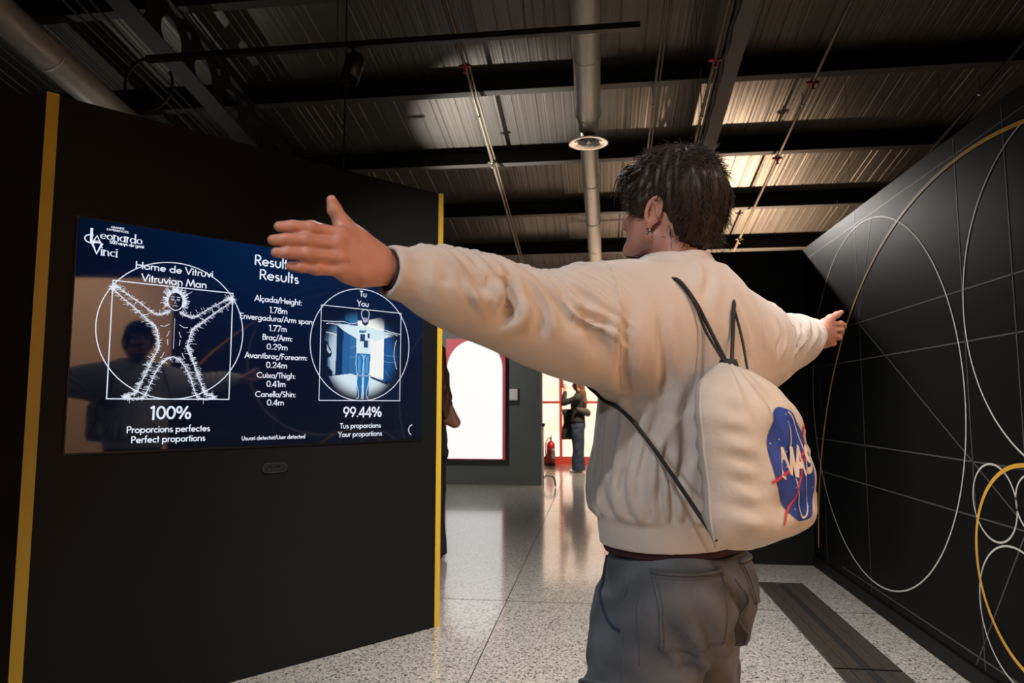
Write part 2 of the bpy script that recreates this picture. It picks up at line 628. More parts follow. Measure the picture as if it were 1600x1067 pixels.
xd = -0.07
d1 = empty('ventilation_duct', (xd, 6.0, roof_z(6.0, -0.45)))
tag(d1, 'round silver ventilation duct running away down the middle of the ceiling', 'duct')
YD = 7.05
def dp(y, off=-0.45, x=xd): return (x, y, roof_z(y, off))
duct_run(d1, [(dp(2.2), 0.128), (dp(6.9), 0.128), (dp(6.98), 0.112), (dp(7.42), 0.10), (dp(7.5), 0.10), (dp(14.5, -0.45, 0.03), 0.10)],
         [(dp(5.15), 0.128), (dp(6.0), 0.128), (dp(6.88), 0.128), (dp(8.3, -0.45, -0.058), 0.10), (dp(9.35, -0.45, -0.043), 0.10), (dp(10.3, -0.45, -0.03), 0.10)])
# diffuser: round trumpet hanging under the duct
dz_ = roof_z(7.15, -0.45)
dl = Vector((xd - 0.005, 7.15, dz_)) - d1.location
dm = MB()
dm.lathe([(0.085, -0.02), (0.085, -0.135), (0.12, -0.15), (0.205, -0.165), (0.215, -0.172), (0.205, -0.178), (0.15, -0.17), (0.11, -0.155)], 40, Matrix.Translation(dl))
df = dm.build('diffuser', M['chrome'], d1, True)
vn = MB()
for k in range(20):
    a = 2 * PI * k / 20
    ca, sa = math.cos(a), math.sin(a)
    vn.tube([dl + Vector((0.03 * ca, 0.03 * sa, -0.155)), dl + Vector((0.115 * ca, 0.115 * sa, -0.165))], 0.004, 5)
vn.lathe([(0.0, -0.168), (0.035, -0.165), (0.035, -0.15)], 20, Matrix.Translation(dl))
vn.build('vane', M['chrome'], df, True)
MB().lathe([(0.112, -0.150), (0.0, -0.148)], 24, Matrix.Translation(dl)).build('throat', M['grate_dark'], df)

d2 = empty('ventilation_duct', (-5.26, 6.0, roof_z(6.0, -0.3)))
tag(d2, 'round silver ventilation duct above the dark panel beside the castellated rafter', 'duct')
def dq(y): return (-5.26, y, roof_z(y, -0.3))
duct_run(d2, [(dq(1.0), 0.16), (dq(14.0), 0.16)], [(dq(5.75), 0.16), (dq(4.0), 0.16)])


# ------------------------------------------------------------------ sprinkler pipes
def pipe(label, x, off, y0, y1, clamps, r=0.017, drops=(), twin=0.0, name='sprinkler_pipe', mat='pipe_paint'):
    o = empty(name, (x, 6.0, roof_z(6.0, off)))
    tag(o, label, 'pipe', 'pipes hung along the ceiling')
    l = o.location
    m = MB().tube([Vector(p) - l for p in slope_pts(x, y0, y1, off, 2)], r, 10)
    m.build('pipe', M[mat], o, True)
    if twin:
        MB().tube([Vector(p) - l for p in slope_pts(x + twin, y0, y1, off + 0.02, 2)], r * 0.6, 8).build('conduit', M[mat], o, True)
    for (yc, mt) in clamps:
        p = Vector((x, yc, roof_z(yc, off))) - l
        c = MB()
        c.lathe([(r, -0.03), (r + 0.012, -0.025), (r + 0.012, 0.025), (r, 0.03)], 12, align((0, 1, -RS), p))
        c.box(p.x - 0.06, p.x + 0.06, p.y - 0.012, p.y + 0.012, p.z - 0.012, p.z + 0.012, 0.004)
        c.tube([p, p + Vector((0, 0, -0.06))], 0.011, 8)
        c.lathe([(0.0, -0.075), (0.022, -0.072), (0.022, -0.066), (0.006, -0.06)], 12, Matrix.Translation(p))
        c.build('sprinkler_head', M[mt], o, True)
    for yc in drops:
        p = Vector((x, yc, roof_z(yc, off))) - l
        c = MB().tube([p, p + Vector((0, 0.0, 0.0 - off + 0.005))], 0.006, 8)
        c.lathe([(r, -0.012), (r + 0.005, -0.01), (r + 0.005, 0.01), (r, 0.012)], 12, align((0, 1, -RS), p))
        c.build('hanger', M['chrome'], o, True)
    return o


pipe('brown sprinkler pipe with a red clamp left of the silver middle duct', -1.30, -0.12, 2.0, 14.0, [(6.51, 'red_clamp'), (8.34, 'pipe_paint')], drops=(7.35,), twin=0.035)
pipe('thin brown twin pipe just right of the silver middle duct, above the hair', 0.62, -0.2, 2.0, 14.0, [], r=0.013, drops=(7.2,), twin=0.04)
pipe('brown sprinkler pipe with red clamps clipped along the grey rafter', 1.085, -0.5, 2.0, 14.0, [(6.10, 'red_clamp')], drops=(6.95, 9.0), twin=0.04)
pipe('brown sprinkler pipe with two clamps crossing the right half of the ceiling', 2.23, -0.12, 2.0, 14.0, [(7.09, 'red_clamp'), (8.54, 'red_clamp'), (10.9, 'pipe_paint')], drops=(7.45,))
pipe('dark pipe running close above the right graphic wall', 3.93, -0.2, 2.0, 14.0, [], r=0.022, drops=(7.3,), mat='black_steel', name='service_pipe')

# corrugated dark cable bundle beside the grey rafter
cb = MB()
pts = []
for i, y in enumerate(np.linspace(2.0, 13.5, 90)):
    pts.append((1.165 + 0.010 * math.sin(i * 1.9), y, roof_z(y, -0.475 + 0.012 * math.sin(i * 2.6))))
cb.tube(pts, [0.020 + 0.007 * (i % 3 == 0) for i in range(90)], 8)
tag(cb.build('cable_bundle', M['cable'], None, True), 'lumpy black cable bundle strapped along the grey rafter', 'cable')
cb = MB()
for k in range(3):
    cb.tube([(-4.28 - 0.06 * k, y, roof_z(y, -0.36 - 0.05 * k + 0.01 * math.sin(y * 3 + k))) for y in np.linspace(2.5, 12, 40)], 0.012, 6)
tag(cb.build('cable_run', M['cable'], None, True), 'black cable run hanging left of the castellated rafter', 'cable')

# ------------------------------------------------------------------ lighting track
tr = empty('lighting_track', (-1.18, 3.53, 3.2))
tag(tr, 'long black lighting track hung across the ceiling in front of the silver duct', 'lighting track')
MB().box(-1.42, 1.425, -0.018, 0.018, 0.0, 0.034, 0.003).build('rail', M['black_plastic'], tr)
loop = [(-1.42, 0, 0.017)]
for k in range(22):
    a = R(90 + k * 14.5)
    loop.append((-1.42 + 0.165 * math.cos(a) * 0.85, 0.05 * k / 22, -0.13 + 0.15 * math.sin(a)))
MB().tube(loop, 0.009, 8).build('power_cable', M['cable'], tr, True)
for xx in (-1.0, 0.0, 0.8):
    MB().tube([(xx, 0, 0.03), (xx, 0, roof_z(3.53, 0.21) - 3.2)], 0.0018, 6).build('suspension_wire', M['cable'], tr, True)


def track_spot(loc, aim, label, floor=False):
    """cylindrical spotlight; loc = centre of its mouth"""
    o = empty('added_uplight' if floor else 'track_spotlight', loc)  # floor heads house the added ceiling uplights
    tag(o, label, 'spotlight', 'added black floor uplights' if floor else 'black track spotlights')
    d = (Vector(aim) - Vector(loc)).normalized()
    Mx = align(d)
    b = MB().lathe([(0.048, 0.015), (0.052, 0.015), (0.052, -0.13), (0.04, -0.155), (0.0, -0.158)], 24, Mx)
    b.lathe([(0.048, 0.015), (0.046, -0.05), (0.02, -0.07), (0.0, -0.072)], 24, Mx)
    b.build('housing', M['black_plastic'], o, True)
    top = -d * 0.07
    if floor:
        MB().tube([top, (top.x, top.y, -loc[2] + .02)], 0.012, 8).build('stem', M['black_plastic'], o, True)
        MB().lathe([(0, -loc[2]), (.11, -loc[2]), (.11, -loc[2] + .015), (.02, -loc[2] + .025), (0, -loc[2] + .025)], 24, Matrix.Translation((top.x, top.y, 0))).build('foot', M['black_plastic'], o, True)
        return o
    MB().tube([top, top + Vector((0, 0, 0.12))], 0.010, 8).build('yoke', M['black_plastic'], o, True)
    MB().box(top.x - 0.03, top.x + 0.03, top.y - 0.018, top.y + 0.018, top.z + 0.115, top.z + 0.15, 0.004).build('adapter', M['black_plastic'], o)
    return o

SPOT_LABELS = ['black spotlight behind the viewer washing the pale panel, nearer the south wall', 'black spotlight washing the pale panel, nearer the man',
               'black spotlight above the pale panel aimed at the raised arms', 'added black fill spotlight behind the viewer on the left aimed at the back of the man', 'black spotlight above the head of the man shining down on the speckled floor',
               'black spotlight beyond the dark back wall aimed at the graphic wall', 'black spotlight lighting the grey green wall with the arch',
               'black spotlight over the photographing woman', 'added black spotlight on the far side behind the dark back wall',
               'black spotlight above the right arm of the man', 'added black fill spotlight high past the right end of the screen panel', 'added low hung black fill spotlight behind the viewer at the far left',
               'added black floor uplight behind the dark back wall throwing warm light on the ceiling', 'added black floor uplight behind the screen panel, before the arch wall',
               'added black floor uplight behind the left dark panel']
for (l_, t_, p_, c_, s_, b_), lab in zip(SPOTS, SPOT_LABELS):
    d = (Vector(t_) - Vector(l_)).normalized()
    o = track_spot(Vector(l_) - d * 0.004, t_, lab, floor=l_[2] < 1)
track_spot((-1.36, 3.53, 3.03), (-1.5, 3.2, 2.0), 'small black spotlight clipped under the left part of the lighting track')


def short_track(x0, x1, y0, y1, z, label):
    o = empty('lighting_track', ((x0 + x1) / 2, (y0 + y1) / 2, z))
    tag(o, label, 'lighting track')
    l = o.location
    MB().box(x0 - l.x - 0.018, x1 - l.x + 0.018, y0 - l.y - 0.018, y1 - l.y + 0.018, 0.0, 0.034).build('rail', M['black_plastic'], o)
    for t in (0.1, 0.9):
        xx, yy = x0 + (x1 - x0) * t - l.x, y0 + (y1 - y0) * t - l.y
        MB().tube([(xx, yy, 0.03), (xx, yy, roof_z(yy + l.y, 0.21) - z)], 0.0018, 6).build('suspension_wire', M['cable'], o, True)


short_track(0.07, 0.07, -0.6, 1.3, 3.24, 'black lighting track over the pale panel, behind the viewer')
short_track(-2.2, -1.2, -1.64, -1.64, 2.47, 'added low hung black lighting track behind the viewer at the far left')  # added to carry the low fill spotlight
short_track(-1.3, -0.2, -0.73, -0.73, 3.22, 'added black lighting track behind the viewer on the left')  # carries the added fill lamp for the man's back
short_track(1.28, 1.28, 0.1, 1.2, 3.22, 'short black lighting track close to the pale panel')
short_track(0.95, 0.95, 6.2, 6.6, 3.15, 'short black lighting track beyond the dark back wall')
short_track(-1.3, -0.4, 3.97, 3.97, 4.42, 'added short black lighting track high past the right end of the screen panel')  # carries the added front-left fill lamp
short_track(0.75, 1.5, 2.08, 2.08, 3.47, 'short black lighting track above the right arm of the man')
short_track(0.14, 0.94, 2.73, 2.73, 3.78, 'short black lighting track high above the head of the man')
short_track(-3.5, -2.4, 8.18, 8.18, 3.57, 'black lighting track in front of the arch wall')
short_track(-0.3, 0.9, 11.17, 11.17, 3.37, 'black lighting track over the photographing woman')
short_track(2.6, 3.8, 7.58, 7.58, 3.37, 'added black lighting track far behind the dark back wall')  # holds the added spotlight hidden behind the back wall

# thin hanging cables at the left
for x_, y_, lab in ((-2.17, 5.5, 'thin black cable hanging from the ceiling behind the screen panel'), (-2.30, 5.62, 'thinner black cable hanging left of the other one behind the screen panel')):
    tag(MB().tube([(x_ + .012 * math.sin(t * 5), y_, roof_z(y_, .2) * (1 - t) + .9 * t) for t in np.linspace(0, 1, 14)], .0075 if y_ < 5.6 else .004, 6).build('hanging_cable', M['cable'], None, True), lab, 'cable')

# ------------------------------------------------------------------ the wall screen
M['screen_glass'] = None


def screen_mat():
    m, nt, b = nodes('screen_glass')
    b.inputs['Base Color'].default_value = (0.004, 0.004, 0.006, 1)
    b.inputs['Roughness'].default_value = 0.035
    b.inputs['IOR'].default_value = 1.55
    tc = nt.nodes.new('ShaderNodeTexCoord')
    sp = nt.nodes.new('ShaderNodeSeparateXYZ')
    nt.links.new(tc.outputs['Object'], sp.inputs['Vector'])
    mr = nt.nodes.new('ShaderNodeMapRange')
    mr.inputs['From Min'].default_value = 1.02
    mr.inputs['From Max'].default_value = 1.94
    nt.links.new(sp.outputs['Z'], mr.inputs['Value'])
    r = nt.nodes.new('ShaderNodeValToRGB')
    e = r.color_ramp.elements
    e[0].position = 0.0; e[0].color = (0.0022, 0.0042, 0.011, 1)
    e[1].position = 1.0; e[1].color = (0.0008, 0.0125, 0.052, 1)
    k = e.new(0.45); k.color = (0.0010, 0.0045, 0.019, 1)
    k = e.new(0.75); k.color = (0.0008, 0.0090, 0.040, 1)
    nt.links.new(mr.outputs['Result'], r.inputs['Fac'])
    mx = nt.nodes.new('ShaderNodeMapRange')      # the picture is darker towards its left edge
    mx.inputs['From Min'].default_value = -1.78
    mx.inputs['From Max'].default_value = -1.1
    mx.inputs['To Min'].default_value = 0.35
    mx.inputs['To Max'].default_value = 1.0
    nt.links.new(sp.outputs['X'], mx.inputs['Value'])
    nt.links.new(r.outputs['Color'], b.inputs['Emission Color'])
    nt.links.new(mx.outputs['Result'], b.inputs['Emission Strength'])
    return m


M['screen_glass'] = screen_mat()
tv = empty('wall_screen', PANEL, PA)
tag(tv, 'large dark blue display set in the black panel showing body measurement results', 'screen')
MB().box(-1.768, -0.105, -0.006, 0.03, 1.010, 1.945, 0.002).build('bezel', M['black_plastic'], tv)
MB().box(-1.763, -0.110, -0.009, 0.0, 1.017, 1.939).build('display', M['screen_glass'], tv)
YT = -0.0098       # face of the picture


def screen_obj(name, verts2, faces, mat=None, lift=0.0, parent=None):
    return link(name, [(a, YT - lift, b) for a, b in verts2], faces, mat or M['screen_white'], parent or tv)


# ---- stroke lettering (geometric sans); cap height 1
def A_(cx, cy, rx, ry, a0, a1, n=20):
    return [tuple(p) for p in arc2(cx, cy, rx, ry, a0, a1, n)]


def O_(cx, cy, rx, ry): return A_(cx, cy, rx, ry, 90, 450, 30)


def DOT(x, y): return [(x, y - 0.065), (x, y + 0.065)]


XH = 0.64
G = {
    'a': (.64, [O_(.30, .31, .23, .25), [(.53, 0), (.53, XH)]]),
    'b': (.64, [[(.09, 1.05), (.09, 0)], O_(.33, .31, .23, .25)]),
    'c': (.50, [A_(.30, .31, .23, .25, 50, 310)]),
    'ç': (.50, [A_(.30, .31, .23, .25, 50, 310), [(.32, .05), (.36, -.08), (.28, -.17), (.20, -.16)]]),
    'd': (.64, [O_(.30, .31, .23, .25), [(.53, 0), (.53, 1.05)]]),
    'e': (.58, [[(.06, .32), (.52, .32)], A_(.29, .31, .23, .25, 2, 318)]),
    'f': (.34, [[(.15, 0), (.15, .82)] + A_(.29, .82, .14, .19, 180, 80, 8), [(.02, .58), (.30, .58)]]),
    'g': (.64, [O_(.30, .31, .23, .25), [(.53, XH), (.53, -.06)] + A_(.30, -.06, .23, .2, 0, -150, 12)]),
    'h': (.58, [[(.09, 0), (.09, 1.05)], A_(.28, .36, .19, .22, 180, 0, 14) + [(.47, 0)]]),
    'i': (.18, [[(.09, 0), (.09, XH)], DOT(.09, .86)]),
    'l': (.18, [[(.09, 0), (.09, 1.05)]]),
    'm': (.86, [[(.09, 0), (.09, XH)], A_(.255, .38, .165, .20, 180, 0, 12) + [(.42, 0)], A_(.585, .38, .165, .20, 180, 0, 12) + [(.75, 0)]]),
    'n': (.58, [[(.09, 0), (.09, XH)], A_(.28, .36, .19, .22, 180, 0, 14) + [(.47, 0)]]),
    'o': (.60, [O_(.30, .31, .23, .25)]),
    'p': (.64, [[(.09, XH), (.09, -.3)], O_(.33, .31, .23, .25)]),
    'r': (.34, [[(.09, 0), (.09, XH)], A_(.26, .38, .17, .20, 180, 70, 10)]),
    's': (.42, [A_(.21, .44, .12, .13, 40, 270, 14) + A_(.21, .18, .14, .13, 90, -140, 14)]),
    't': (.32, [[(.15, 0), (.15, .90)], [(.02, .58), (.28, .58)]]),
    'u': (.58, [[(.09, XH), (.09, .27)] + A_(.28, .27, .19, .22, 180, 360, 14) + [(.47, XH)]]),
    'v': (.50, [[(.03, XH), (.25, .05), (.47, XH)]]),
    'x': (.50, [[(.04, XH), (.46, 0)], [(.46, XH), (.04, 0)]]),
    'y': (.50, [[(.03, XH), (.25, .08)], [(.47, XH), (.15, -.3)]]),
    'A': (.74, [[(.04, 0), (.37, .97), (.70, 0)], [(.16, .32), (.58, .32)]]),
    'B': (.58, [[(.09, 0), (.09, .94)], [(.09, .94), (.28, .94)] + A_(.28, .74, .17, .20, 90, -90, 12) + [(.09, .54)], [(.28, .54)] + A_(.30, .30, .20, .24, 90, -90, 12) + [(.09, .06)]]),
    'C': (.84, [A_(.49, .5, .42, .44, 48, 312, 30)]),
    'D': (.76, [[(.09, .06), (.09, .94), (.26, .94)] + A_(.26, .5, .41, .44, 90, -90, 20) + [(.09, .06)]]),
    'E': (.52, [[(.46, .94), (.09, .94), (.09, .06), (.46, .06)], [(.09, .52), (.42, .52)]]),
    'F': (.48, [[(.44, .94), (.09, .94), (.09, 0)], [(.09, .52), (.40, .52)]]),
    'G': (.90, [A_(.49, .5, .42, .44, 45, 350, 30) + [(.90, .46), (.55, .46)]]),
    'H': (.74, [[(.09, 0), (.09, 1)], [(.64, 0), (.64, 1)], [(.09, .52), (.64, .52)]]),
    'I': (.20, [[(.10, 0), (.10, 1)]]),
    'M': (.94, [[(.05, 0), (.20, .95), (.47, .12), (.74, .95), (.89, 0)]]),
    'N': (.78, [[(.09, 0), (.09, .92), (.69, .08), (.69, 1)]]),
    'P': (.56, [[(.09, 0), (.09, .94), (.26, .94)] + A_(.27, .70, .21, .24, 90, -90, 14) + [(.09, .46)]]),
    'R': (.58, [[(.09, 0), (.09, .94), (.26, .94)] + A_(.27, .70, .20, .24, 90, -90, 14) + [(.09, .46)], [(.27, .46), (.53, 0)]]),
    'S': (.56, [A_(.28, .71, .18, .22, 35, 270, 16) + A_(.27, .26, .20, .21, 90, -145, 16)]),
    'T': (.52, [[(.26, 0), (.26, .94)], [(.02, .94), (.50, .94)]]),
    'U': (.68, [[(.09, 1), (.09, .34)] + A_(.34, .34, .25, .29, 180, 360, 16) + [(.59, 1)]]),
    'V': (.68, [[(.03, 1), (.34, .07), (.65, 1)]]),
    'X': (.66, [[(.05, 1), (.61, 0)], [(.61, 1), (.05, 0)]]),
    'Y': (.62, [[(.03, 1), (.31, .48), (.31, 0)], [(.59, 1), (.31, .48)]]),
    'L': (.48, [[(.09, 1), (.09, .06), (.45, .06)]]),
    '0': (.60, [O_(.30, .5, .23, .44)]),
    '1': (.40, [[(.10, .86), (.25, .96), (.25, 0)]]),
    '2': (.58, [A_(.29, .69, .21, .25, 170, -25, 16) + [(.07, .06), (.53, .06)]]),
    '4': (.60, [[(.56, .26), (.05, .26), (.43, .96), (.43, 0)]]),
    '5': (.58, [[(.49, .94), (.19, .94), (.13, .52)] + A_(.27, .33, .24, .27, 115, -140, 16)]),
    '7': (.56, [[(.05, .94), (.51, .94), (.18, 0)]]),
    '8': (.60, [O_(.30, .74, .17, .20), O_(.30, .29, .22, .25)]),
    '9': (.60, [O_(.30, .66, .22, .28), [(.51, .58), (.22, 0)]]),
    '%': (.96, [O_(.20, .72, .14, .22), O_(.76, .26, .14, .22), [(.72, 1), (.24, 0)]]),
    '.': (.22, [DOT(.11, .06)]),
    ':': (.22, [DOT(.11, .06), DOT(.11, .52)]),
    '/': (.42, [[(.03, -.1), (.39, 1.05)]]),
    ' ': (.28, []),
    '-': (.3, [[(.03, .4), (.27, .4)]]),
}


def text_geo(txt, x0, x1, z, cap, w=0.13, serif=False, slant=0.0):
    adv = sum(G[c][0] for c in txt)
    sx = (x1 - x0) / adv
    V, Fc = [], []
    x = x0
    for c in txt:
        a, strokes = G[c]
        for st in strokes:
            p = np.array(st, float)
            q = np.c_[x + (p[:, 0] + slant * p[:, 1]) * sx, z + p[:, 1] * cap]
            if serif:
                t = np.gradient(q, axis=0)
                t /= np.maximum(np.linalg.norm(t, axis=1), 1e-9)[:, None]
                ww = cap * w * (0.45 + 1.0 * np.abs(t[:, 1]))
            else:
                ww = np.full(len(q), cap * w)
            # doubled corner points keep stroke width through sharp bends
            if len(q) <= 6 and len(q) > 2:
                segs = [q[i:i + 2] for i in range(len(q) - 1)]
                wsegs = [ww[i:i + 2] for i in range(len(q) - 1)]
            else:
                segs, wsegs = [q], [ww]
            for s_, w_ in zip(segs, wsegs):
                if len(q) <= 6 and len(q) > 2:
                    d = s_[1] - s_[0]
                    d = d / max(np.linalg.norm(d), 1e-9) * cap * w * 0.35
                    s_ = np.array([s_[0] - d, s_[1] + d])
                v, f = ribbon2(s_, w_)
                n = len(V)
                V += v.tolist()
                Fc += [tuple(i + n for i in k) for k in f]
            if serif and len(p) == 2 and abs(p[0, 0] - p[1, 0]) < 0.02 and abs(p[0, 1] - p[1, 1]) > .3:
                for e in (q[0], q[1]):
                    v, f = ribbon2(np.array([[e[0] - .13 * cap, e[1]], [e[0] + .13 * cap, e[1]]]), cap * w * .5)
                    n = len(V); V += v.tolist(); Fc += [tuple(i + n for i in k) for k in f]
        x += a * sx
    return V, Fc


def texts(name, items, **k):
    for it in items:                                   # every line of writing is a part of its own
        screen_obj(name, *text_geo(*it, **k))


LC, MC_, RC = -1.393, -0.9385, -0.487


def cen(c, wd): return (c - wd / 2, c + wd / 2)


texts('title_text', [("Home de Vitruvi", *cen(-1.398, .312), 1.762, .0305), ("Vitruvian Man", *cen(-1.398, .262), 1.711, .0315)], w=0.155)
texts('results_heading', [("Resultats", *cen(MC_, .246), 1.846, .050), ("Results", *cen(MC_, .196), 1.782, .049)], w=0.135)
texts('measurement_text', [("Alçada/Height:", *cen(MC_, .232), 1.679, .028), ("1.78m", *cen(MC_, .090), 1.630, .0285),
                           ("Envergadura/Arm span:", *cen(MC_, .360), 1.591, .0265), ("1.77m", *cen(MC_, .090), 1.545, .0280),
                           ("Braç/Arm:", *cen(MC_, .146), 1.502, .0270), ("0.29m", *cen(MC_, .104), 1.458, .0275),
                           ("Avantbraç/Forearm:", *cen(MC_, .304), 1.4143, .0265), ("0.24m", *cen(MC_, .104), 1.3725, .0280),
                           ("Cuixa/Thigh:", *cen(MC_, .188), 1.3254, .0260), ("0.41m", *cen(MC_, .094), 1.2847, .0285),
                           ("Canella/Shin:", *cen(MC_, .196), 1.238, .0260), ("0.4m", *cen(MC_, .084), 1.199, .0280)], w=0.15)
texts('percent_text', [("100%", *cen(-1.392, .164), 1.142, .054), ("99.44%", *cen(-.478, .224), 1.1406, .0515)], w=0.15)
texts('caption_text', [("Proporcions perfectes", *cen(-1.392, .326), 1.0875, .0280), ("Perfect proportions", *cen(-1.392, .290), 1.0467, .0280),
                       ("Tus proporcions", *cen(RC, .236), 1.0843, .0260), ("Your proportions", *cen(RC, .252), 1.0426, .0260),
                       ("Usuari detectat/User detected", *cen(MC_, .304), 1.0428, .0185), ("Tu", *cen(-.4885, .042), 1.7578, .0300), ("You", *cen(-.4885, .070), 1.7077, .0295)], w=0.155)
# logo
V, Fc = [], []
for t_, k_ in ((("GRANDE", -1.6495, -1.602, 1.9148, .0079), dict(w=.2)), (("EXPERIENCES", -1.6647, -1.5849, 1.9031, .0079), dict(w=.2)),
               (("eonardo", -1.686, -1.5315, 1.8639, .036), dict(w=.10, serif=True)), (("inci", -1.681, -1.6205, 1.7978, .036), dict(w=.10, serif=True)),
               (("500 anys de geni", -1.6528, -1.5262, 1.8495, .0135), dict(w=.17, serif=True)),
               (("L", -1.7235, -1.684, 1.845, .055), dict(w=.12, serif=True)), (("A", -1.714, -1.679, 1.8425, .033), dict(w=.14, serif=True)),
               (("V", -1.7145, -1.676, 1.798, .046), dict(w=.14, serif=True))):
    v, f = text_geo(*t_, **k_)
    n = len(V); V += v; Fc += [tuple(i + n for i in q) for q in f]
for pts, w in ((arc2(-1.716, 1.8585, .0225, .0165, 70, 330, 20), .0045), (np.array([[-1.7165, 1.90], [-1.7165, 1.842]]), .0065), (np.array([[-1.7165, 1.846], [-1.684, 1.846]]), .003)):
    v, f = ribbon2(pts, w)
    n = len(V); V += v.tolist(); Fc += [tuple(i + n for i in q) for q in f]
screen_obj('logo', V, Fc)
# loading arc at the lower right
v, f = ribbon2(arc2(-0.166, 1.068, .031, .0285, 105, 245, 20), .004)
screen_obj('loading_arc', v.tolist(), f)


def outline(name, polys, parent=None, lift=0.0):
    V, Fc = [], []
    for pts, w, cl in polys:
        v, f = ribbon2(pts, w, cl)
        n = len(V); V += v.tolist(); Fc += [tuple(i + n for i in q) for q in f]
    return screen_obj(name, V, Fc, lift=lift, parent=parent)


def sq(a0, a1, z0, z1, w):
    return [(np.array([[a0 - w / 2, z0], [a1 + w / 2, z0]]), w, False), (np.array([[a0 - w / 2, z1], [a1 + w / 2, z1]]), w, False),
            (np.array([[a0, z0], [a0, z1]]), w, False), (np.array([[a1, z0], [a1, z1]]), w, False)]


outline('figure_frame', sq(-1.632, -1.1535, 1.2255, 1.702, .0042) + [(arc2(-1.393, 1.516, .2905, .2905, 0, 359, 140), .0038, True)])
outline('figure_frame', sq(-.7215, -.2565, 1.2235, 1.693, .0034) + [(arc2(-.489, 1.510, .2865, .2875, 0, 359, 140), .0036, True)], lift=.0008)

# hatched outline figure in the left frame: a plain standing figure with raised arms and legs apart
fx, fz = -1.393, 1.2275
half = [(.018, .372), (.03, .362), (.075, .352), (.135, .392), (.205, .438), (.226, .452), (.236, .445), (.222, .425), (.150, .366), (.100, .322), (.072, .296),
        (.062, .255), (.056, .225), (.064, .195), (.085, .150), (.098, .110), (.120, .060), (.135, .022), (.168, .012), (.168, .003), (.110, .003), (.085, .055), (.064, .110), (.030, .160), (.0, .178)]
def smooth2(p, n=6):
    p = np.array(p, float)
    out = []
    for i in range(len(p) - 1):
        p0, p1, p2, p3 = p[max(i - 1, 0)], p[i], p[i + 1], p[min(i + 2, len(p) - 1)]
        for t in np.linspace(0, 1, n, endpoint=False):
            out.append(0.5 * ((2 * p1) + (-p0 + p2) * t + (2 * p0 - 5 * p1 + 4 * p2 - p3) * t * t + (-p0 + 3 * p1 - 3 * p2 + p3) * t ** 3))
    out.append(p[-1])
    return np.array(out)
hs = smooth2(half)
polys = []
for s in (-1, 1):
    q = np.c_[fx + s * hs[:, 0], fz + hs[:, 1]]
    polys.append((q, .0030, False))
    t = np.gradient(hs, axis=0); t /= np.maximum(np.linalg.norm(t, axis=1), 1e-9)[:, None]
    nn = np.c_[t[:, 1], -t[:, 0]] * -1
    for _ in range(1300):
        i = int(rng.integers(4, len(hs) - 2))
        b = hs[i] + rng.normal(0, .0035, 2)
        ln = abs(rng.normal(0, .0085)) + .002
        dirx = np.array([1.0, rng.normal(0, .25)]) if rng.random() < .75 else nn[i]
        inside = rng.random() < .25
        e = b + dirx * ln * (-.6 if inside else 1)
        polys.append((np.array([[fx + s * b[0], fz + b[1]], [fx + s * e[0], fz + e[1]]]), .0011, False))
    for (c0, c1) in (((.02, .315), (.055, .305)), ((.02, .285), (.03, .26)), ((.025, .25), (.022, .225)), ((.05, .12), (.085, .115)), ((.035, .195), (.05, .17)), ((.09, .365), (.12, .345)), ((.15, .40), (.165, .375))):
        polys.append((smooth2([(fx + s * c0[0], fz + c0[1]), (fx + s * (c0[0] + c1[0]) / 2, fz + (c0[1] + c1[1]) / 2 - .006), (fx + s * c1[0], fz + c1[1])]), .0020, False))
polys.append((np.array([[fx, fz + .34], [fx, fz + .21]]), .0016, False))
hd = arc2(fx, fz + .415, .031, .040, 0, 359, 40)
polys.append((hd, .0035, True))
for _ in range(230):
    a = rng.uniform(-.6, PI + .6)
    r0 = rng.uniform(.85, 1.1); r1 = r0 + abs(rng.normal(0, .35)) + .12
    w = rng.normal(0, .15)
    polys.append((np.array([[fx + .031 * r0 * math.cos(a), fz + .415 + .040 * r0 * math.sin(a)], [fx + .033 * r1 * math.cos(a + w), fz + .415 + .040 * r1 * math.sin(a + w)]]), .0016, False))
for sx_ in (-1, 1):
    polys.append((arc2(fx + sx_ * .011, fz + .420, .006, .003, 0, 359, 12), .0016, True))
    polys.append((np.array([[fx + sx_ * .004, fz + .432], [fx + sx_ * .019, fz + .431]]), .0022, False))
polys.append((np.array([[fx, fz + .418], [fx - .003, fz + .404], [fx + .004, fz + .403]]), .0016, False))
polys.append((np.array([[fx - .009, fz + .394], [fx + .009, fz + .394]]), .0022, False))
outline('figure_drawing', polys)

# the visitor's own picture in the right frame: a blue-toned camera image
NP = 150
gp, gq = np.meshgrid((np.arange(NP) + .5) / NP, (np.arange(NP) + .5) / NP)
img = np.zeros((NP, NP, 3)); img[:] = (0.004, 0.03, 0.10)


def inpoly(poly):
    r = np.zeros_like(gp, bool)
    n = len(poly)
    for i in range(n):
        (xa, ya), (xb, yb) = poly[i], poly[(i + 1) % n]
        c = ((ya > gq) != (yb > gq)) & (gp < (xb - xa) * (gq - ya) / ((yb - ya) if abs(yb - ya) > 1e-9 else 1e-9) + xa)
        r ^= c
    return r


def px(*pts): return [((x - 155) / 667.0, (990 - y) / 758.0) for x, y in pts]


def fill(col, *pts): img[inpoly(px(*pts))] = col


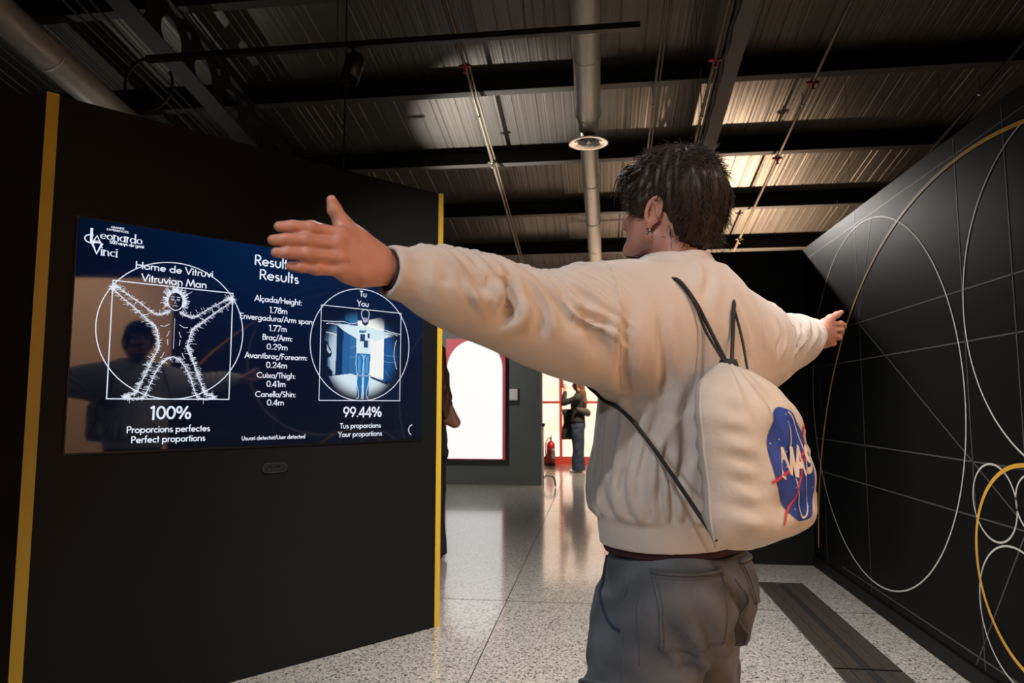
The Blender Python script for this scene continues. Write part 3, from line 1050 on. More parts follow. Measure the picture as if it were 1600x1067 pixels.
fill((0.004, .035, .13), (155, 193), (830, 230), (830, 420), (155, 420))
fill((0.03, .16, .38), (340, 260), (440, 240), (450, 370), (340, 330))
fill((0.14, .30, .50), (180, 380), (290, 380), (290, 800), (180, 800))
fill((0.45, .58, .68), (215, 440), (282, 450), (280, 780), (235, 790))
fill((0.004, .022, .09), (280, 380), (332, 370), (328, 790), (276, 800))
fill((0.02, .11, .30), (332, 360), (385, 370), (385, 780), (328, 790))
fill((0.03, .14, .34), (385, 380), (450, 390), (450, 785), (385, 780))
fill((0.62, .74, .82), (225, 800), (400, 772), (450, 785), (600, 790), (740, 850), (740, 960), (500, 990), (300, 960))
fill((0.85, .86, .82), (448, 330), (560, 310), (675, 275), (675, 815), (565, 785), (448, 700))
fill((0.006, .03, .10), (565, 788), (720, 840), (720, 862), (565, 805))
fill((0.012, .085, .27), (675, 300), (830, 330), (830, 850), (675, 822))
for ln in (((680, 605), (820, 612)), ((680, 660), (820, 668)), ((690, 740), (770, 840)), ((390, 560), (445, 540)), ((390, 635), (445, 635))):
    (xa, ya), (xb, yb) = ln
    fill((.10, .28, .52), (xa, ya - 2), (xb, yb - 2), (xb, yb + 3), (xa, ya + 3))
# crouching photographer at the left
fill((0.004, .012, .035), (165, 600), (175, 530), (190, 512), (208, 520), (215, 545), (245, 600), (240, 640), (215, 650), (215, 720), (255, 760), (250, 800), (160, 800))
fill((0.55, .66, .74), (205, 545), (222, 580), (240, 605), (225, 620), (205, 590))
# the visitor: sleeves, sweatshirt, jeans, head
fill((0.62, .78, .85), (250, 360), (330, 368), (455, 375), (560, 378), (640, 400), (770, 408), (760, 435), (600, 490), (560, 470), (556, 602), (443, 602), (440, 480), (330, 420))
fill((0.05, .16, .36), (462, 410), (520, 405), (520, 425), (462, 430))
for q in (((472, 440), (512, 440), (512, 500), (472, 500)), ((500, 492), (538, 492), (538, 548), (500, 548)), ((532, 430), (552, 430), (552, 470), (532, 470))):
    fill((0.02, .05, .14), *q)
fill((0.015, .16, .42), (443, 602), (560, 602), (552, 790), (548, 960), (512, 965), (500, 800), (488, 965), (452, 960), (448, 790))
fill((0.06, .30, .62), (455, 620), (480, 620), (478, 770), (460, 770))
fill((0.06, .30, .62), (520, 620), (545, 620), (540, 770), (522, 770))
fill((0.006, .02, .06), (474, 300), (478, 245), (508, 228), (540, 245), (544, 300), (535, 350), (510, 372), (485, 350))
fill((0.36, .36, .48), (488, 300), (530, 300), (526, 335), (510, 345), (494, 335))
fill((0.35, .48, .60), (170, 352), (250, 360), (245, 385), (200, 380))
fill((0.35, .48, .60), (760, 408), (818, 416), (790, 432), (758, 430))
rr = np.hypot(gp - .5, gq - .5) * 2
vg = np.clip((1.02 - rr) / .34, 0, 1)[..., None]
vg = vg * vg * (3 - 2 * vg)
img = img * vg + np.array((0.0015, .007, .026)) * (1 - vg)
V, Fc = [], []
us = np.linspace(-.7205, -.2575, NP + 1); vs = np.linspace(1.2245, 1.692, NP + 1)
V = [(a, b) for b in vs for a in us]
Fc = [(i * (NP + 1) + k, i * (NP + 1) + k + 1, (i + 1) * (NP + 1) + k + 1, (i + 1) * (NP + 1) + k) for i in range(NP) for k in range(NP)]
mpic, nt, b = nodes('camera_picture')
at = nt.nodes.new('ShaderNodeAttribute'); at.attribute_name = 'picture'
nt.links.new(at.outputs['Color'], b.inputs['Emission Color'])
b.inputs['Base Color'].default_value = (0.004, 0.004, 0.006, 1); b.inputs['Emission Strength'].default_value = 1.05; b.inputs['Roughness'].default_value = .05
pic = screen_obj('camera_picture', V, Fc, mpic, lift=-.0004)
ca = pic.data.color_attributes.new('picture', 'FLOAT_COLOR', 'CORNER')
cols = np.repeat(np.c_[img.reshape(-1, 3), np.ones(NP * NP)], 4, axis=0).astype(np.float32)
ca.data.foreach_set('color', cols.ravel())


def SZ(*pts): return np.array([(-.7215 + .465 * p, 1.2235 + .4695 * q) for p, q in px(*pts)])


ov = [(smooth2(SZ((508, 232), (482, 245), (480, 285), (492, 318), (510, 330), (530, 318), (540, 285), (537, 245), (508, 232))), .003, False),
      (smooth2(SZ((165, 358), (250, 356), (330, 350), (400, 362), (450, 345))), .0028, False), (smooth2(SZ((195, 380), (230, 372), (320, 385), (430, 410))), .0026, False),
      (smooth2(SZ((820, 418), (760, 408), (700, 395), (640, 380))), .0028, False), (smooth2(SZ((795, 432), (760, 420), (690, 412))), .0024, False),
      (smooth2(SZ((458, 390), (450, 450), (446, 520), (442, 610), (440, 700), (452, 780), (450, 850), (468, 950), (448, 978))), .0026, False),
      (smooth2(SZ((565, 400), (556, 470), (558, 560), (562, 640), (555, 740), (552, 820), (530, 930), (545, 978))), .0026, False),
      (smooth2(SZ((484, 610), (500, 630), (504, 700), (506, 780), (505, 850), (503, 980))), .003, False), (smooth2(SZ((520, 610), (508, 630), (500, 690), (494, 760), (496, 860), (492, 980))), .0026, False),
      (smooth2(SZ((455, 770), (470, 785), (492, 780))), .002, False), (smooth2(SZ((510, 780), (530, 788), (550, 770))), .002, False),
      (smooth2(SZ((785, 470), (768, 540), (765, 620), (790, 720))), .0026, False), (smooth2(SZ((195, 445), (240, 452), (280, 462))), .003, False)]
outline('body_overlay', ov, parent=None, lift=.0003)

# ------------------------------------------------------------------ depth camera under the screen
cm = empty('sensor_camera', (PANEL.x, PANEL.y, 0), PA)
cm.location = PANEL + Matrix.Rotation(PA, 3, 'Z') @ Vector((-0.9285, 0, 0.912))
tag(cm, 'small black pill shaped sensor camera set in the panel below the screen', 'camera')
def pill(hw, hh, n=12):
    p = []
    for k in range(n + 1): a = -PI / 2 + PI * k / n; p.append((hw - hh + hh * math.cos(a), hh * math.sin(a)))
    for k in range(n + 1): a = PI / 2 + PI * k / n; p.append((-hw + hh + hh * math.cos(a), hh * math.sin(a)))
    return p
o1 = pill(.0590, .0225); o2 = pill(.0565, .0200)
v = [(a, -.0045, b) for a, b in o1] + [(a, -.0045, b) for a, b in o2] + [(a, 0.0, b) for a, b in o1] + [(a, 0.0, b) for a, b in o2]
n = len(o1)
f = []
for k in range(n):
    k2 = (k + 1) % n
    f += [(k, k2, n + k2, n + k), (k, 2 * n + k, 2 * n + k2, k2), (n + k, n + k2, 3 * n + k2, 3 * n + k)]
link('rim', v, f, M['ring_grey'], cm)
link('body', [(a, -.0030, b) for a, b in o2] + [(a, 0.0, b) for a, b in o2], [tuple(range(n))] + [(k, n + k, n + (k + 1) % n, (k + 1) % n) for k in range(n)], M['black_plastic'], cm)
for xx in (-.028, .014):
    MB().lathe([(0, -.001), (.006, -.0008), (.0085, .001), (.0085, .003)], 20, align((0, 1, 0), (xx, -.0048, 0.0))).build('lens', M['lens_glass'], cm, True)

# ------------------------------------------------------------------ floor grates
def grate(y0, y1, label):
    o = empty('floor_grate', (1.20, (y0 + y1) / 2, 0.0))
    tag(o, label, 'floor grate', 'metal grates let into the floor')
    h = (y1 - y0) / 2
    MB().box(-.145, .145, -h, h, 0.0005, 0.002).build('tray', M['grate_dark'], o)
    s = MB()
    for a, b in ((-.145, -.083), (-.079, -.022), (.022, .079), (.083, .145)):
        x = a
        while x < b - .004:
            s.box(x, min(x + .0065, b), -h + .004, h - .004, .002, .0065)
            x += .0088
        k = -h
        while k < h:
            s.box(a, b, k, k + .004, .0018, .0045); k += .03
    s.build('slat_panel', M['grate'], o)
    for e_ in (-h, h): MB().box(-.145, .145, e_ - .003, e_ + .003, .0005, .007).build('end_bar', M['chrome'], o)
    for e_ in (-.148, .145): MB().box(e_, e_ + .003, -h, h, .0005, .007).build('edge_bar', M['ring_grey'], o)


grate(3.40, 4.93, 'dark slotted floor grate reaching towards the back wall along the graphic wall')
grate(1.86, 3.392, 'dark slotted floor grate nearer the viewer, continuing the first one')

# ------------------------------------------------------------------ arch light panel on the distant wall
ap = empty('arch_light_panel', (-1.86, 10.36, 0.38))
tag(ap, 'glowing white arched light panel in a pink red frame on the grey green wall', 'light panel')
MB().box(-.462, .462, -.07, 0, 0.0, 1.84, .004).build('frame', M['pink_frame'], ap)
a = arc2(0.012, 1.36, .405, .43, 0, 180, 40)
pts = [(-.445, 0.02), (.417, 0.02)] + [(x_ - 0.0, z_) for x_, z_ in a] + [(-.445, 1.36)]
pts = [(-.393 - .05, 0.015), (.417, 0.015)] + [tuple(p) for p in arc2(-.013, 1.37, .43, .45, 0, 180, 44)]
n = len(pts)
link('light_face', [(x_, -.074, z_) for x_, z_ in pts] + [(x_, -.066, z_) for x_, z_ in pts], [tuple(range(n))] + [(k, n + k, n + (k + 1) % n, (k + 1) % n) for k in range(n)], M['arch_light'], ap)

sw = empty('wall_switch', (-1.28, 10.36, 1.33))
tag(sw, 'small white switch on a grey plate right of the arch', 'switch')
MB().box(-.085, .085, -.012, 0, -.125, .125, .004).build('plate', M['dark_shell'], sw)
MB().box(-.062, .062, -.030, -.012, -.055, .115, .006).build('button', M['white_plastic'], sw)

# back-lit panels in a red frame at the far end
gw = empty('framed_light_wall', (0.4, 14.1, 0))
tag(gw, 'wall of warm glowing panels in a red frame behind the photographing woman', 'light wall')
xs_ = [-1.95, -.765, .13, 1.03, 1.93, 2.8]
zs_ = [.16, 1.26, 2.36]
fr = MB()
for x_ in xs_: fr.box(x_ - .03, x_ + .03, -.05, .05, 0.0, 2.42)
for z_ in (1.26, 2.39): fr.box(xs_[0], xs_[-1], -.046, .046, z_ - .025, z_ + .025)
fr.box(xs_[0], xs_[-1], -.07, .05, 0.0, .16)
shift = 0.4
fr.v = [(a - shift, b, c) for a, b, c in fr.v]
fr.build('frame', M['red_frame'], gw)
for i in range(len(xs_) - 1):
    for k in range(2):
        MB().box(xs_[i] + .03 - shift, xs_[i + 1] - .03 - shift, -.012, .03, zs_[k] + (.0 if k == 0 else .025), zs_[k + 1] - .025).build('light_pane', M['grid_light'], gw)
sk = MB()
for (cx_, cz_, s_) in ((.10, .85, .20), (-.05, 1.75, .22), (-1.45, .95, .2), (-1.35, 1.8, .2), (.62, .9, .2)):
    for k in range(7):
        a0 = rng.uniform(0, 360)
        v2, f2 = ribbon2(arc2(cx_ + rng.normal(0, .06) - shift, cz_ + rng.normal(0, .10), s_ * rng.uniform(.2, .8), s_ * rng.uniform(.3, 1.0), a0, a0 + rng.uniform(60, 170), 14), .008)
        sk.add([(p, -.0135, q) for p, q in v2], f2)
sk.build('sketch_marks', flat('sepia_ink', (0.55, 0.22, 0.10), 0.7), gw)

# ------------------------------------------------------------------ distance-field modelling for bodies and clothes
def V3(p): return np.array(p, np.float32)


class Field:
    def __init__(s, lo, hi, h):
        s.h = h
        s.lo = np.array(lo, float)
        n = np.maximum(np.ceil((np.array(hi, float) - s.lo) / h).astype(int) + 1, 4)
        s.n = n
        s.F = np.full(n, 0.10, np.float32)
        s.ax = [np.float32(s.lo[i]) + np.float32(h) * np.arange(n[i], dtype=np.float32) for i in range(3)]

    def _sub(s, lo, hi, m):
        a = np.clip(np.floor((np.array(lo) - m - s.lo) / s.h).astype(int), 0, s.n)
        b = np.clip(np.ceil((np.array(hi) + m - s.lo) / s.h).astype(int) + 1, 0, s.n)
        if np.any(b <= a): return None
        sl = tuple(slice(int(a[i]), int(b[i])) for i in range(3))
        X = s.ax[0][sl[0]][:, None, None]; Y = s.ax[1][sl[1]][None, :, None]; Z = s.ax[2][sl[2]][None, None, :]
        return sl, X, Y, Z

    def put(s, fn, lo, hi, k=0.01, op='u'):
        m = max(k, 0.0) + 3 * s.h + 0.012
        q = s._sub(lo, hi, m)
        if q is None: return s
        sl, X, Y, Z = q
        d = fn(X, Y, Z)
        f = s.F[sl]
        if op == 'u':
            if k > 0:
                hh = np.maximum(k - np.abs(f - d), 0) / k
                s.F[sl] = np.minimum(f, d) - hh * hh * k * 0.25
            else:
                s.F[sl] = np.minimum(f, d)
        else:
            d = -d
            if k > 0:
                hh = np.maximum(k - np.abs(f - d), 0) / k
                s.F[sl] = np.maximum(f, d) + hh * hh * k * 0.25
            else:
                s.F[sl] = np.maximum(f, d)
        return s

    def cone(s, p1, p2, r1, r2, k=0.01, op='u', flat=None):
        p1 = V3(p1); p2 = V3(p2); ba = p2 - p1; L = float(ba @ ba) + 1e-12
        if flat is not None:
            ax = V3(flat[0]); ax = ax / np.linalg.norm(ax); fk = np.float32(1.0 / flat[1] - 1.0)

        def fn(X, Y, Z):
            x, y, z = X - p1[0], Y - p1[1], Z - p1[2]
            t = np.clip((x * ba[0] + y * ba[1] + z * ba[2]) / L, 0, 1)
            x = x - t * ba[0]; y = y - t * ba[1]; z = z - t * ba[2]
            if flat is not None:
                q = (x * ax[0] + y * ax[1] + z * ax[2]) * fk
                x = x + q * ax[0]; y = y + q * ax[1]; z = z + q * ax[2]
                return (np.sqrt(x * x + y * y + z * z) - (r1 + (r2 - r1) * t)) * np.float32(min(1, flat[1] ** 0.5))
            return np.sqrt(x * x + y * y + z * z) - (r1 + (r2 - r1) * t)
        rm = max(r1, r2) * (max(1.0, flat[1]) if flat else 1)
        return s.put(fn, np.minimum(p1, p2) - rm, np.maximum(p1, p2) + rm, k, op)

    def chain(s, pts, rs, k=0.01, **kw):
        for i in range(len(pts) - 1):
            s.cone(pts[i], pts[i + 1], rs[i], rs[i + 1], k, **kw)
        return s

    def ell(s, c, r, k=0.01, op='u', rot=None):
        c = V3(c); r = V3(r)
        Rm = np.array(rot if rot is not None else np.eye(3), np.float32)   # rows: local axes

        def fn(X, Y, Z):
            x, y, z = X - c[0], Y - c[1], Z - c[2]
            u = [(x * Rm[i, 0] + y * Rm[i, 1] + z * Rm[i, 2]) for i in range(3)]
            k0 = np.sqrt(sum((u[i] / r[i]) ** 2 for i in range(3)))
            k1 = np.sqrt(sum((u[i] / (r[i] * r[i])) ** 2 for i in range(3))) + 1e-6
            return k0 * (k0 - 1) / k1
        R_ = float(r.max())
        return s.put(fn, c - R_, c + R_, k, op)

    def loft(s, axis, tab, k=0.03, op='u', power=2.0):
        """tube along an axis; rows (t, c1, c2, r1, r2) with 1,2 the two other axes in order"""
        T = np.array(tab, float)
        T = T[np.argsort(T[:, 0])]
        o = [i for i in range(3) if i != axis]

        def fn(X, Y, Z):
            A = (X, Y, Z)
            t = A[axis]
            g = [smooth_interp(t, T[:, 0], T[:, j]).astype(np.float32) for j in range(1, 5)]
            u, v = A[o[0]] - g[0], A[o[1]] - g[1]
            q = (np.abs(u / g[2]) ** power + np.abs(v / g[3]) ** power) ** (1.0 / power)
            d = (q - 1) * np.minimum(g[2], g[3])
            e = np.maximum(T[0, 0] - t, t - T[-1, 0]).astype(np.float32)
            return np.maximum(d, e + 0 * d)
        lo = np.zeros(3); hi = np.zeros(3)
        lo[axis], hi[axis] = T[0, 0], T[-1, 0]
        for j in (0, 1):
            lo[o[j]] = (T[:, 1 + j] - T[:, 3 + j]).min(); hi[o[j]] = (T[:, 1 + j] + T[:, 3 + j]).max()
        return s.put(fn, lo, hi, k, op)

    def mesh(s, smooth=1, keep=None):
        F = s.F
        if keep is not None:
            F = keep(F, s.ax)
        ins = F < 0
        c = np.zeros(np.array(F.shape) - 1, np.int8)
        for i in (0, 1):
            for j in (0, 1):
                for k in (0, 1):
                    c += ins[i:F.shape[0] - 1 + i, j:F.shape[1] - 1 + j, k:F.shape[2] - 1 + k]
        cells = np.argwhere((c > 0) & (c < 8))
        vid = np.full(c.shape, -1, np.int32)
        vid[tuple(cells.T)] = np.arange(len(cells))
        acc = np.zeros((len(cells), 3)); cnt = np.zeros(len(cells))
        corners = [(i, j, k) for i in (0, 1) for j in (0, 1) for k in (0, 1)]
        val = {co: F[cells[:, 0] + co[0], cells[:, 1] + co[1], cells[:, 2] + co[2]].astype(float) for co in corners}
        for a in corners:
            for ax in range(3):
                if a[ax] == 0:
                    b = list(a); b[ax] = 1; b = tuple(b)
                    va, vb = val[a], val[b]
                    m = (va < 0) != (vb < 0)
                    t = np.where(m, va / np.where(m, va - vb, 1), 0)
                    p = np.tile(np.array(a, float), (len(cells), 1)); p[:, ax] += t
                    acc += np.where(m[:, None], p, 0); cnt += m
        P = s.lo + s.h * (cells + acc / cnt[:, None])
        quads = []
        for ax in range(3):
            o1_, o2_ = [(1, 2), (2, 0), (0, 1)][ax]
            sl0 = [slice(None)] * 3; sl1 = [slice(None)] * 3
            sl0[ax] = slice(0, -1); sl1[ax] = slice(1, None)
            a = ins[tuple(sl0)]; b = ins[tuple(sl1)]
            e = np.argwhere(a != b)
            e = e[(e[:, o1_] > 0) & (e[:, o2_] > 0) & (e[:, o1_] < F.shape[o1_] - 1) & (e[:, o2_] < F.shape[o2_] - 1)]
            sg = a[tuple(e.T)]
            def cell(d1, d2):
                q = e.copy(); q[:, o1_] += d1; q[:, o2_] += d2
                return vid[tuple(q.T)]
            q = np.c_[cell(-1, -1), cell(0, -1), cell(0, 0), cell(-1, 0)]
            q[~sg] = q[~sg][:, ::-1]
            quads.append(q)
        Q = np.concatenate(quads)
        Q = Q[(Q >= 0).all(1)]
        P = relax(P, Q, smooth)
        return P, Q


def smooth_interp(t, xs, ys):
    """monotone-ish cubic interpolation"""
    xs = np.asarray(xs, float); ys = np.asarray(ys, float)
    m = np.gradient(ys, xs) if len(xs) > 2 else np.full(len(xs), (ys[-1] - ys[0]) / (xs[-1] - xs[0]))
    tt = np.clip(t, xs[0], xs[-1])
    i = np.clip(np.searchsorted(xs, tt) - 1, 0, len(xs) - 2)
    h = xs[i + 1] - xs[i]
    u = (tt - xs[i]) / h
    return ((1 + 2 * u) * (1 - u) ** 2 * ys[i] + u * (1 - u) ** 2 * h * m[i] + u * u * (3 - 2 * u) * ys[i + 1] + u * u * (u - 1) * h * m[i + 1])


def edges_of(Q):
    e = np.concatenate([Q[:, [0, 1]], Q[:, [1, 2]], Q[:, [2, 3]], Q[:, [3, 0]]])
    e.sort(1)
    return np.unique(e, axis=0)


def relax(P, Q, n, lam=0.55):
    if n <= 0: return P
    e = edges_of(Q)
    N = len(P)
    deg = np.bincount(e.ravel(), minlength=N).clip(1)
    for _ in range(n):
        S = np.stack([np.bincount(e[:, 0], P[e[:, 1], i], N) + np.bincount(e[:, 1], P[e[:, 0], i], N) for i in range(3)], 1)
        P = P + lam * (S / deg[:, None] - P)
    return P


def normals(P, Q):
    n = np.cross(P[Q[:, 2]] - P[Q[:, 0]], P[Q[:, 3]] - P[Q[:, 1]])
    N = np.zeros_like(P)
    for i in range(4):
        for a in range(3):
            N[:, a] += np.bincount(Q[:, i], n[:, a], len(P))
    return N / np.maximum(np.linalg.norm(N, axis=1), 1e-12)[:, None]


def dist_poly(P, pts):
    """distance of points to a 3-D polyline, and the nearest parameter in 0..1"""
    pts = np.array(pts, float)
    best = np.full(len(P), 1e9); par = np.zeros(len(P))
    L = np.r_[0, np.cumsum(np.linalg.norm(np.diff(pts, axis=0), axis=1))]
    for i in range(len(pts) - 1):
        a, b = pts[i], pts[i + 1]
        ba = b - a
        t = np.clip(((P - a) @ ba) / (ba @ ba + 1e-12), 0, 1)
        d = np.linalg.norm(P - a - t[:, None] * ba, axis=1)
        m = d < best
        best[m] = d[m]; par[m] = (L[i] + t[m] * (L[i + 1] - L[i])) / L[-1]
    return best, par


def fold(P, N, pts, amp, sig, ridge=0.5, fade=True):
    """press a soft crease along a polyline, with a raised lip next to it"""
    d, u = dist_poly(P, pts)
    w = amp * (-np.exp(-(d / sig) ** 2) + ridge * np.exp(-((d - 1.9 * sig) / sig) ** 2))
    if fade: w *= np.clip(4 * u, 0, 1) * np.clip(4 * (1 - u), 0, 1) + 0.15
    return P + N * w[:, None]


def waves(P, dirs, amps):
    w = np.zeros(len(P))
    for (d, ph), a in zip(dirs, amps):
        w += a * np.sin(P @ np.array(d) + ph)
    return w


def rnd_waves(P, freq, amp, n=7, seed=1, stretch=(1, 1, 1)):
    g = np.random.default_rng(seed)
    w = np.zeros(len(P))
    for _ in range(n):
        d = g.normal(size=3); d = d / np.linalg.norm(d) * freq * g.uniform(.6, 1.5) * np.array(stretch)
        w += np.sin(P @ d + g.uniform(0, 6.28) + 0.9 * np.sin(P @ np.roll(d, 1) * .6 + g.uniform(0, 6)))
    return w * amp / math.sqrt(n)


def bvh(P, Q): return BVHTree.FromPolygons([tuple(p) for p in P], [tuple(int(i) for i in q) for q in Q])


def join_bridge(parts, planes):
    """join open tubes into one continuous surface; planes: list of (point, radius) where two rims meet"""
    bm = bmesh.new()
    for P, Q in parts:
        vs = [bm.verts.new(tuple(p)) for p in P]
        for q in Q:
            try: bm.faces.new([vs[int(i)] for i in q])
            except ValueError: pass
    bm.verts.ensure_lookup_table()
    for c, r in planes:
        c = Vector(c)
        es = [e for e in bm.edges if e.is_boundary and (e.verts[0].co - c).length < r]
        try:
            bmesh.ops.bridge_loops(bm, edges=es)
        except Exception as ex:
            print('bridge', c, len(es), ex)
    bmesh.ops.recalc_face_normals(bm, faces=list(bm.faces))
    bm.verts.index_update()
    P = np.array([tuple(v.co) for v in bm.verts]); F = [tuple(v.index for v in f.verts) for f in bm.faces]
    bm.free()
    return P, F


# ------------------------------------------------------------------ skin, hair and cloth
def skin_mat(name, col, red):
    m, nt, b = nodes(name)
    tc = nt.nodes.new('ShaderNodeTexCoord')
    n = nt.nodes.new('ShaderNodeTexNoise'); n.inputs['Scale'].default_value = 26; n.inputs['Detail'].default_value = 6
    nt.links.new(tc.outputs['Object'], n.inputs['Vector'])
    mx = nt.nodes.new('ShaderNodeMix'); mx.data_type = 'RGBA'
    mx.inputs['A'].default_value = (*col, 1); mx.inputs['B'].default_value = (*red, 1)
    nt.links.new(n.outputs['Fac'], mx.inputs['Factor'])
    nt.links.new(mx.outputs['Result'], b.inputs['Base Color'])
    b.inputs['Roughness'].default_value = 0.48
    b.inputs['Subsurface Weight'].default_value = 0.12
    b.inputs['Subsurface Radius'].default_value = (0.012, 0.005, 0.003)
    n2 = nt.nodes.new('ShaderNodeTexNoise'); n2.inputs['Scale'].default_value = 260; n2.inputs['Detail'].default_value = 3
    nt.links.new(tc.outputs['Object'], n2.inputs['Vector'])
    bp = nt.nodes.new('ShaderNodeBump'); bp.inputs['Strength'].default_value = 0.12; bp.inputs['Distance'].default_value = 0.004
    nt.links.new(n2.outputs['Fac'], bp.inputs['Height']); nt.links.new(bp.outputs['Normal'], b.inputs['Normal'])
    return m


M['skin'] = skin_mat('skin', (0.52, 0.27, 0.205), (0.45, 0.185, 0.135))
M['hair'] = flat('hair', (0.030, 0.0175, 0.0105), 0.5, spec=0.3, var=0.5, vscale=40)
M['hair_long'] = flat('hair_long', (0.10, 0.042, 0.018), 0.45, var=0.4, vscale=30, stretch=(1, 1, .15))
M['sweatshirt'] = flat('sweatshirt', (0.55, 0.49, 0.45), 0.9, spec=0.15, bump=0.10, bscale=700, var=0.05, vscale=300, sheen=0.15)
M['maroon'] = flat('maroon_cloth', (0.032, 0.007, 0.009), 0.85, bump=0.2, bscale=400)
M['bag'] = flat('bag_nylon', (0.47, 0.435, 0.405), 0.55, spec=0.35, bump=0.12, bscale=90, var=0.05, vscale=40)
M['cord'] = flat('black_cord', (0.010, 0.010, 0.010), 0.7, bump=0.3, bscale=500)
M['logo_blue'] = flat('logo_blue', (0.012, 0.045, 0.27), 0.55, var=0.08, vscale=60)
M['logo_white'] = flat('logo_white', (0.62, 0.58, 0.53), 0.55)
M['logo_red'] = flat('logo_red', (0.50, 0.03, 0.05), 0.55)
M['shoe'] = flat('shoe_white', (0.55, 0.53, 0.50), 0.6, var=0.06)
M['sole'] = flat('shoe_sole', (0.30, 0.29, 0.27), 0.7)
M['silver'] = flat('silver', (0.8, 0.78, 0.74), 0.15, metal=1.0)
M['black_cloth'] = flat('black_cloth', (0.012, 0.012, 0.012), 0.85, bump=0.2, bscale=200, var=0.2)
M['olive_cloth'] = flat('olive_cloth', (0.045, 0.042, 0.024), 0.8, bump=0.2, bscale=200)
M['eye_white'] = flat('eye_white', (0.6, 0.58, 0.55), 0.15)
M['iris'] = flat('iris', (0.05, 0.03, 0.015), 0.1)


def denim(name, col):
    m, nt, b = nodes(name)
    tc = nt.nodes.new('ShaderNodeTexCoord')
    n = nt.nodes.new('ShaderNodeTexNoise'); n.inputs['Scale'].default_value = 9; n.inputs['Detail'].default_value = 7
    nt.links.new(tc.outputs['Object'], n.inputs['Vector'])
    w = nt.nodes.new('ShaderNodeTexWave'); w.inputs['Scale'].default_value = 260; w.inputs['Distortion'].default_value = 1.5; w.bands_direction = 'DIAGONAL'
    nt.links.new(tc.outputs['Object'], w.inputs['Vector'])
    r = nt.nodes.new('ShaderNodeValToRGB')
    w.inputs['Scale'].default_value = 5; w.inputs['Distortion'].default_value = 6
    r.color_ramp.elements[0].position = .30; r.color_ramp.elements[0].color = (*[c * .72 for c in col], 1)
    r.color_ramp.elements[1].position = .72; r.color_ramp.elements[1].color = (*[min(1, c * 1.35) for c in col], 1)
    nt.links.new(n.outputs['Fac'], r.inputs['Fac'])
    mx = nt.nodes.new('ShaderNodeMix'); mx.data_type = 'RGBA'; mx.blend_type = 'MULTIPLY'; mx.inputs['Factor'].default_value = .25
    nt.links.new(r.outputs['Color'], mx.inputs['A']); nt.links.new(w.outputs['Color'], mx.inputs['B'])
    nt.links.new(mx.outputs['Result'], b.inputs['Base Color'])
    b.inputs['Roughness'].default_value = .85
    b.inputs['Specular IOR Level'].default_value = .2
    bp = nt.nodes.new('ShaderNodeBump'); bp.inputs['Strength'].default_value = .12; bp.inputs['Distance'].default_value = .004
    nz = nt.nodes.new('ShaderNodeTexNoise'); nz.inputs['Scale'].default_value = 600; nt.links.new(tc.outputs['Object'], nz.inputs['Vector'])
    nt.links.new(nz.outputs['Fac'], bp.inputs['Height']); nt.links.new(bp.outputs['Normal'], b.inputs['Normal'])
    return m


M['denim'] = denim('grey_blue_denim', (0.115, 0.125, 0.145))
M['denim_dark'] = denim('dark_denim', (0.030, 0.045, 0.075))
M['stitch'] = flat('stitch_thread', (0.085, 0.085, 0.09), .8)

# ------------------------------------------------------------------ the man with spread arms
# his own frame: x to his right, y the way he faces (at the screen), z up
man = empty('person', (0.17, 1.57, 0.0), R(49))
tag(man, 'man with outstretched arms in a cream sweatshirt facing the wall screen', 'person')


def man_mesh(name, P, Q, mat, parent=None):
    return link(name, P, Q, mat, parent or man, True)


